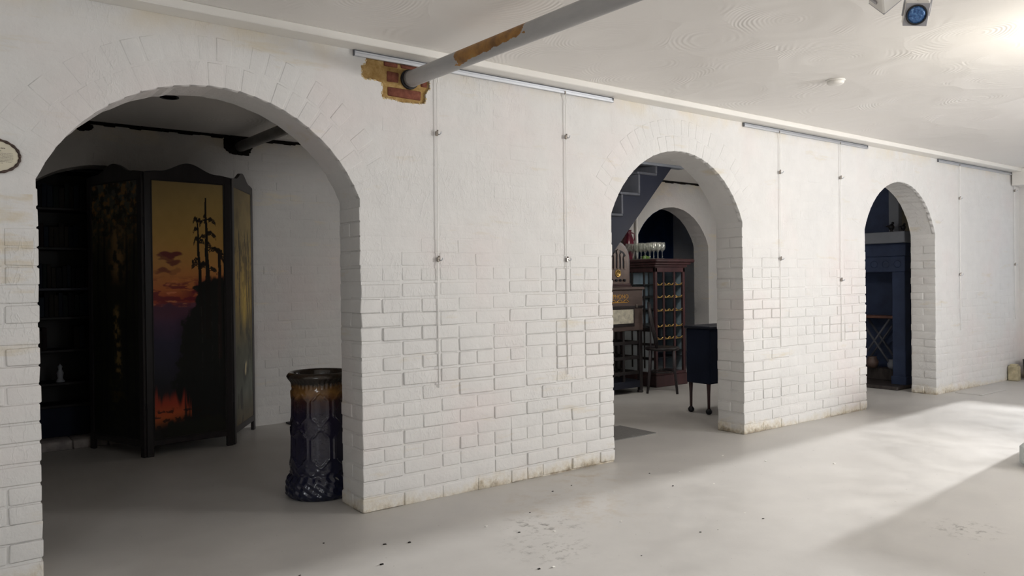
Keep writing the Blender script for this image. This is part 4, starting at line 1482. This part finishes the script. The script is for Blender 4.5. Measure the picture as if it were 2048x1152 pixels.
obj('case', MB().prism(radio_outline(RW, RH), 'y', 0.0, 0.26), M['wood_red'], rd)
obj('front_panel', MB().prism(radio_outline(RW - 0.022, RH - 0.03), 'y', -0.008, 0.004), M['wood_mid'], rd)
obj('grille_cloth', MB().prism([(p[0] * 0.8, 0.20 + (p[1] - 0.035) * 0.50) for p in radio_outline(RW - 0.03, RH - 0.06)], 'y', -0.010, 0.0), M['blackiron'], rd)
for k in range(5):
    x = -0.10 + k * 0.05
    hh = 0.40 - abs(k - 2) * 0.035
    obj('grille_bar', MB().prism([(x - 0.013, 0.19), (x + 0.013, 0.19), (x + 0.011, hh - 0.06), (x + 0.020, hh - 0.02), (x, hh), (x - 0.020, hh - 0.02), (x - 0.011, hh - 0.06)], 'y', -0.018, -0.006), M['wood_mid'], rd)
dd = MB().lathe([(0.0, 0), (0.030, 0.001), (0.031, 0.004), (0.040, 0.006), (0.042, 0.0)], 28)
dd.v = [(x, -z_ - 0.010, 0.145 + y) for (x, y, z_) in dd.v]
obj('dial', dd, M['brass'], rd, True)
for k in range(4):
    kk = MB().lathe([(0.014, 0), (0.014, 0.016), (0.010, 0.02), (0.0, 0.02)], 16)
    kk.v = [(x - 0.09 + k * 0.06, -z_ - 0.008, 0.072 + y) for (x, y, z_) in kk.v]
    obj('knob', kk, M['blackiron'], rd, True)
obj('base', MB().box(-RW - 0.012, RW + 0.012, -0.02, 0.27, 0.0, 0.016, 0.004).box(-RW - 0.004, RW + 0.004, -0.012, 0.265, 0.016, 0.036, 0.004), M['wood_red'], rd)

# ------------------------------------------------------------------ bentwood chair in front of the cabinet
ch = thing('wooden_chair', (6.28, 1.98, 0), 'dark curved-back wooden chair between the lettered cabinet and glazed cabinet', 'chair', 0.72)
obj('seat', MB().lathe([(0.0, 0.45), (0.17, 0.45), (0.185, 0.46), (0.185, 0.475), (0.17, 0.485), (0.0, 0.482)], 28), M['wood_dark'], ch, True)
for (sx, sy) in ((-1, -1), (1, -1), (-1, 1), (1, 1)):
    obj('leg', MB().tube([(sx * 0.12, sy * 0.12, 0.455), (sx * 0.13, sy * 0.13, 0.25), (sx * 0.155, sy * 0.155, 0.0)], [0.017, 0.015, 0.012], 10), M['wood_grey'], ch, True)
obj('back_post', MB().tube([(-0.155, 0.05, 0.47), (-0.17, 0.09, 0.66), (-0.165, 0.12, 0.84), (-0.13, 0.135, 0.93), (0.0, 0.14, 0.955), (0.13, 0.135, 0.93), (0.165, 0.12, 0.84), (0.17, 0.09, 0.66), (0.155, 0.05, 0.47)], 0.015, 10), M['wood_dark'], ch, True)
for x in (-0.07, 0.0, 0.07):
    obj('back_slat', MB().box(x - 0.014, x + 0.014, 0.115, 0.127, 0.48, 0.94, 0.003), M['wood_grey'], ch)
obj('stretcher', MB().tube([(0.125 * math.cos(2 * PI * k / 24), 0.125 * math.sin(2 * PI * k / 24), 0.22) for k in range(25)], 0.009, 8), M['wood_dark'], ch, True)

# ------------------------------------------------------------------ dark side cabinet behind the right jamb of the middle arch
sc2 = thing('side_cabinet', (5.62, 0.88, 0), 'dark navy cabinet on slim legs behind the right jamb of the middle arch', 'cabinet')
obj('carcass', MB().box(-0.13, 0.55, -0.16, 0.10, 0.27, 0.76, 0.008), M['navy_dark'], sc2)
obj('cabinet_top', MB().box(-0.145, 0.57, -0.175, 0.115, 0.76, 0.785, 0.006), M['navy'], sc2)
for (x, y) in ((-0.105, -0.13), (0.52, -0.13), (-0.105, 0.07), (0.52, 0.07)):
    lg = obj('leg', MB().tube([(x, y, 0.28), (x, y, 0.18), (x, y, 0.05)], [0.020, 0.014, 0.012], 12), M['wood_red'], sc2, True)
    obj('castor', MB().lathe([(0.012, 0.0), (0.026, 0.012), (0.028, 0.03), (0.016, 0.05)], 14, x, y, 0), M['blackiron'], lg, True)
for k in range(2):
    d_ = obj('door', MB().box(-0.12 + k * 0.335, 0.20 + k * 0.335, -0.172, -0.158, 0.29, 0.74, 0.004), M['navy_dark'], sc2)
    obj('knob', MB().lathe([(0.008, 0), (0.012, 0.01), (0.0, 0.018)], 12, 0.16 + k * 0.1, -0.18, 0.52), M['blackiron'], d_, True)

# ------------------------------------------------------------------ fireplace beyond the far arch, facing left
fp = thing('fireplace', (8.45, 0.42, 0), 'dark navy fireplace with grey mantel shelf beyond the far arch', 'fireplace')
obj('mantel_shelf', MB().box(-0.10, 0.35, -0.02, 1.75, 1.575, 1.695, 0.006), M['slate'], fp)
obj('frieze', MB().box(0.0, 0.35, 0.02, 1.70, 1.43, 1.575, 0.005), M['ink_blue'], fp)
fr_ = obj('overmantel_panel', MB().box(-0.015, 0.35, 0.02, 1.70, 1.26, 1.43, 0.005), M['ink_blue'], fp)
for k in range(7):
    rl = MB().lathe([(0.0, 0.006), (0.012, 0.007), (0.022, 0.003), (0.034, 0.006), (0.042, 0.0)], 16)
    rl.v = [(-0.014 - z_, 0.10 + k * 0.13 + x_, 1.345 + y_) for (x_, y_, z_) in rl.v]
    obj('rosette', rl, M['ink_blue'], fr_, True)
for y in (0.02, 1.50):
    obj('pilaster', MB().box(-0.02, 0.35, y, y + 0.14, 0.0, 1.26, 0.006).box(-0.035, 0.35, y - 0.012, y + 0.152, 0.0, 0.12, 0.006), M['ink_blue'], fp)
obj('firebox', MB().box(0.36, 0.38, 0.1, 1.55, 0.0, 1.27, 0.002), M['ink_blue'], fp)
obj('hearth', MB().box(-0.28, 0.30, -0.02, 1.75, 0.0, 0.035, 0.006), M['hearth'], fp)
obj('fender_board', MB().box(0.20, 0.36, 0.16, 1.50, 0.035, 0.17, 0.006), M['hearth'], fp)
obj('chimney_breast', MB().box(0.15, 0.40, 0.262, 1.75, 1.695, HC - 0.002, 0.004), M['ink_blue'], fp)
obj('corner_post', MB().box(0.12, 0.20, 0.150, 0.260, 1.695, HC - 0.002, 0.004), M['slate'], fp)
struct('partition_right', MB().box(8.86, 8.96, D, YB, 0, HC, 0.002), M['cream'])
# small table and pots inside the fireplace opening
tb = thing('folding_table', (8.66, 0.86, 0.17), 'small reddish wooden folding table inside the fireplace opening', 'table')
obj('tabletop', MB().box(-0.10, 0.12, -0.26, 0.26, 0.57, 0.60, 0.004), M['rustwood'], tb)
for x in (-0.08, 0.10):
    obj('leg', MB().tube([(x, -0.22, 0.0), (x, 0.18, 0.57)], 0.013, 8), M['tread'], tb, True)
    obj('leg', MB().tube([(x, 0.22, 0.0), (x, -0.18, 0.57)], 0.013, 8), M['tread'], tb, True)
for (y, s_, mt, lab) in ((0.66, 1.0, 'slate', 'grey round pot under the folding table'), (0.54, 0.8, 'white_item', 'small white pot at the right of the fireplace opening'), (0.90, 1.15, 'wood_mid', 'brown round pot under the folding table')):
    o = obj('pot', MB().lathe([(0.035 * s_, 0), (0.055 * s_, 0.03 * s_), (0.060 * s_, 0.065 * s_), (0.040 * s_, 0.10 * s_), (0.046 * s_, 0.112 * s_), (0.038 * s_, 0.112 * s_), (0.0, 0.05 * s_)], 20), M[mt], None, True, (8.56 if s_ < 1 else 8.60, y, 0.035 if s_ < 1 else 0.17))
    if s_ < 1:
        o.location = (8.53, y, 0.035)
    tag(o, lab, 'pot')
# dark bird-like ornaments on the mantel
for i, (y, s_, lab) in enumerate(((0.47, 0.65, 'dark bird ornament at the right end of the mantel'), (0.60, 0.8, 'larger dark bird ornament on the mantel'))):
    t_ = thing('bird_ornament', (8.47, y, 1.695), lab, 'ornament', 0, 'dark bird ornaments on the mantel')
    t_.scale = (s_, s_, s_)
    obj('body', MB().lathe([(0.02, 0), (0.03, 0.01), (0.012, 0.02), (0.034, 0.05), (0.040, 0.075), (0.026, 0.105), (0.0, 0.118)], 16), M['blackiron'], t_, True)
    obj('head', MB().lathe([(0.0, -0.02), (0.016, -0.012), (0.02, 0.0), (0.014, 0.014), (0.0, 0.02)], 14, 0, -0.02, 0.125), M['blackiron'], t_, True)
    obj('tail', MB().tube([(0, 0.02, 0.07), (0, 0.05, 0.09), (0, 0.08, 0.085)], [0.018, 0.014, 0.004], 8), M['blackiron'], t_, True)
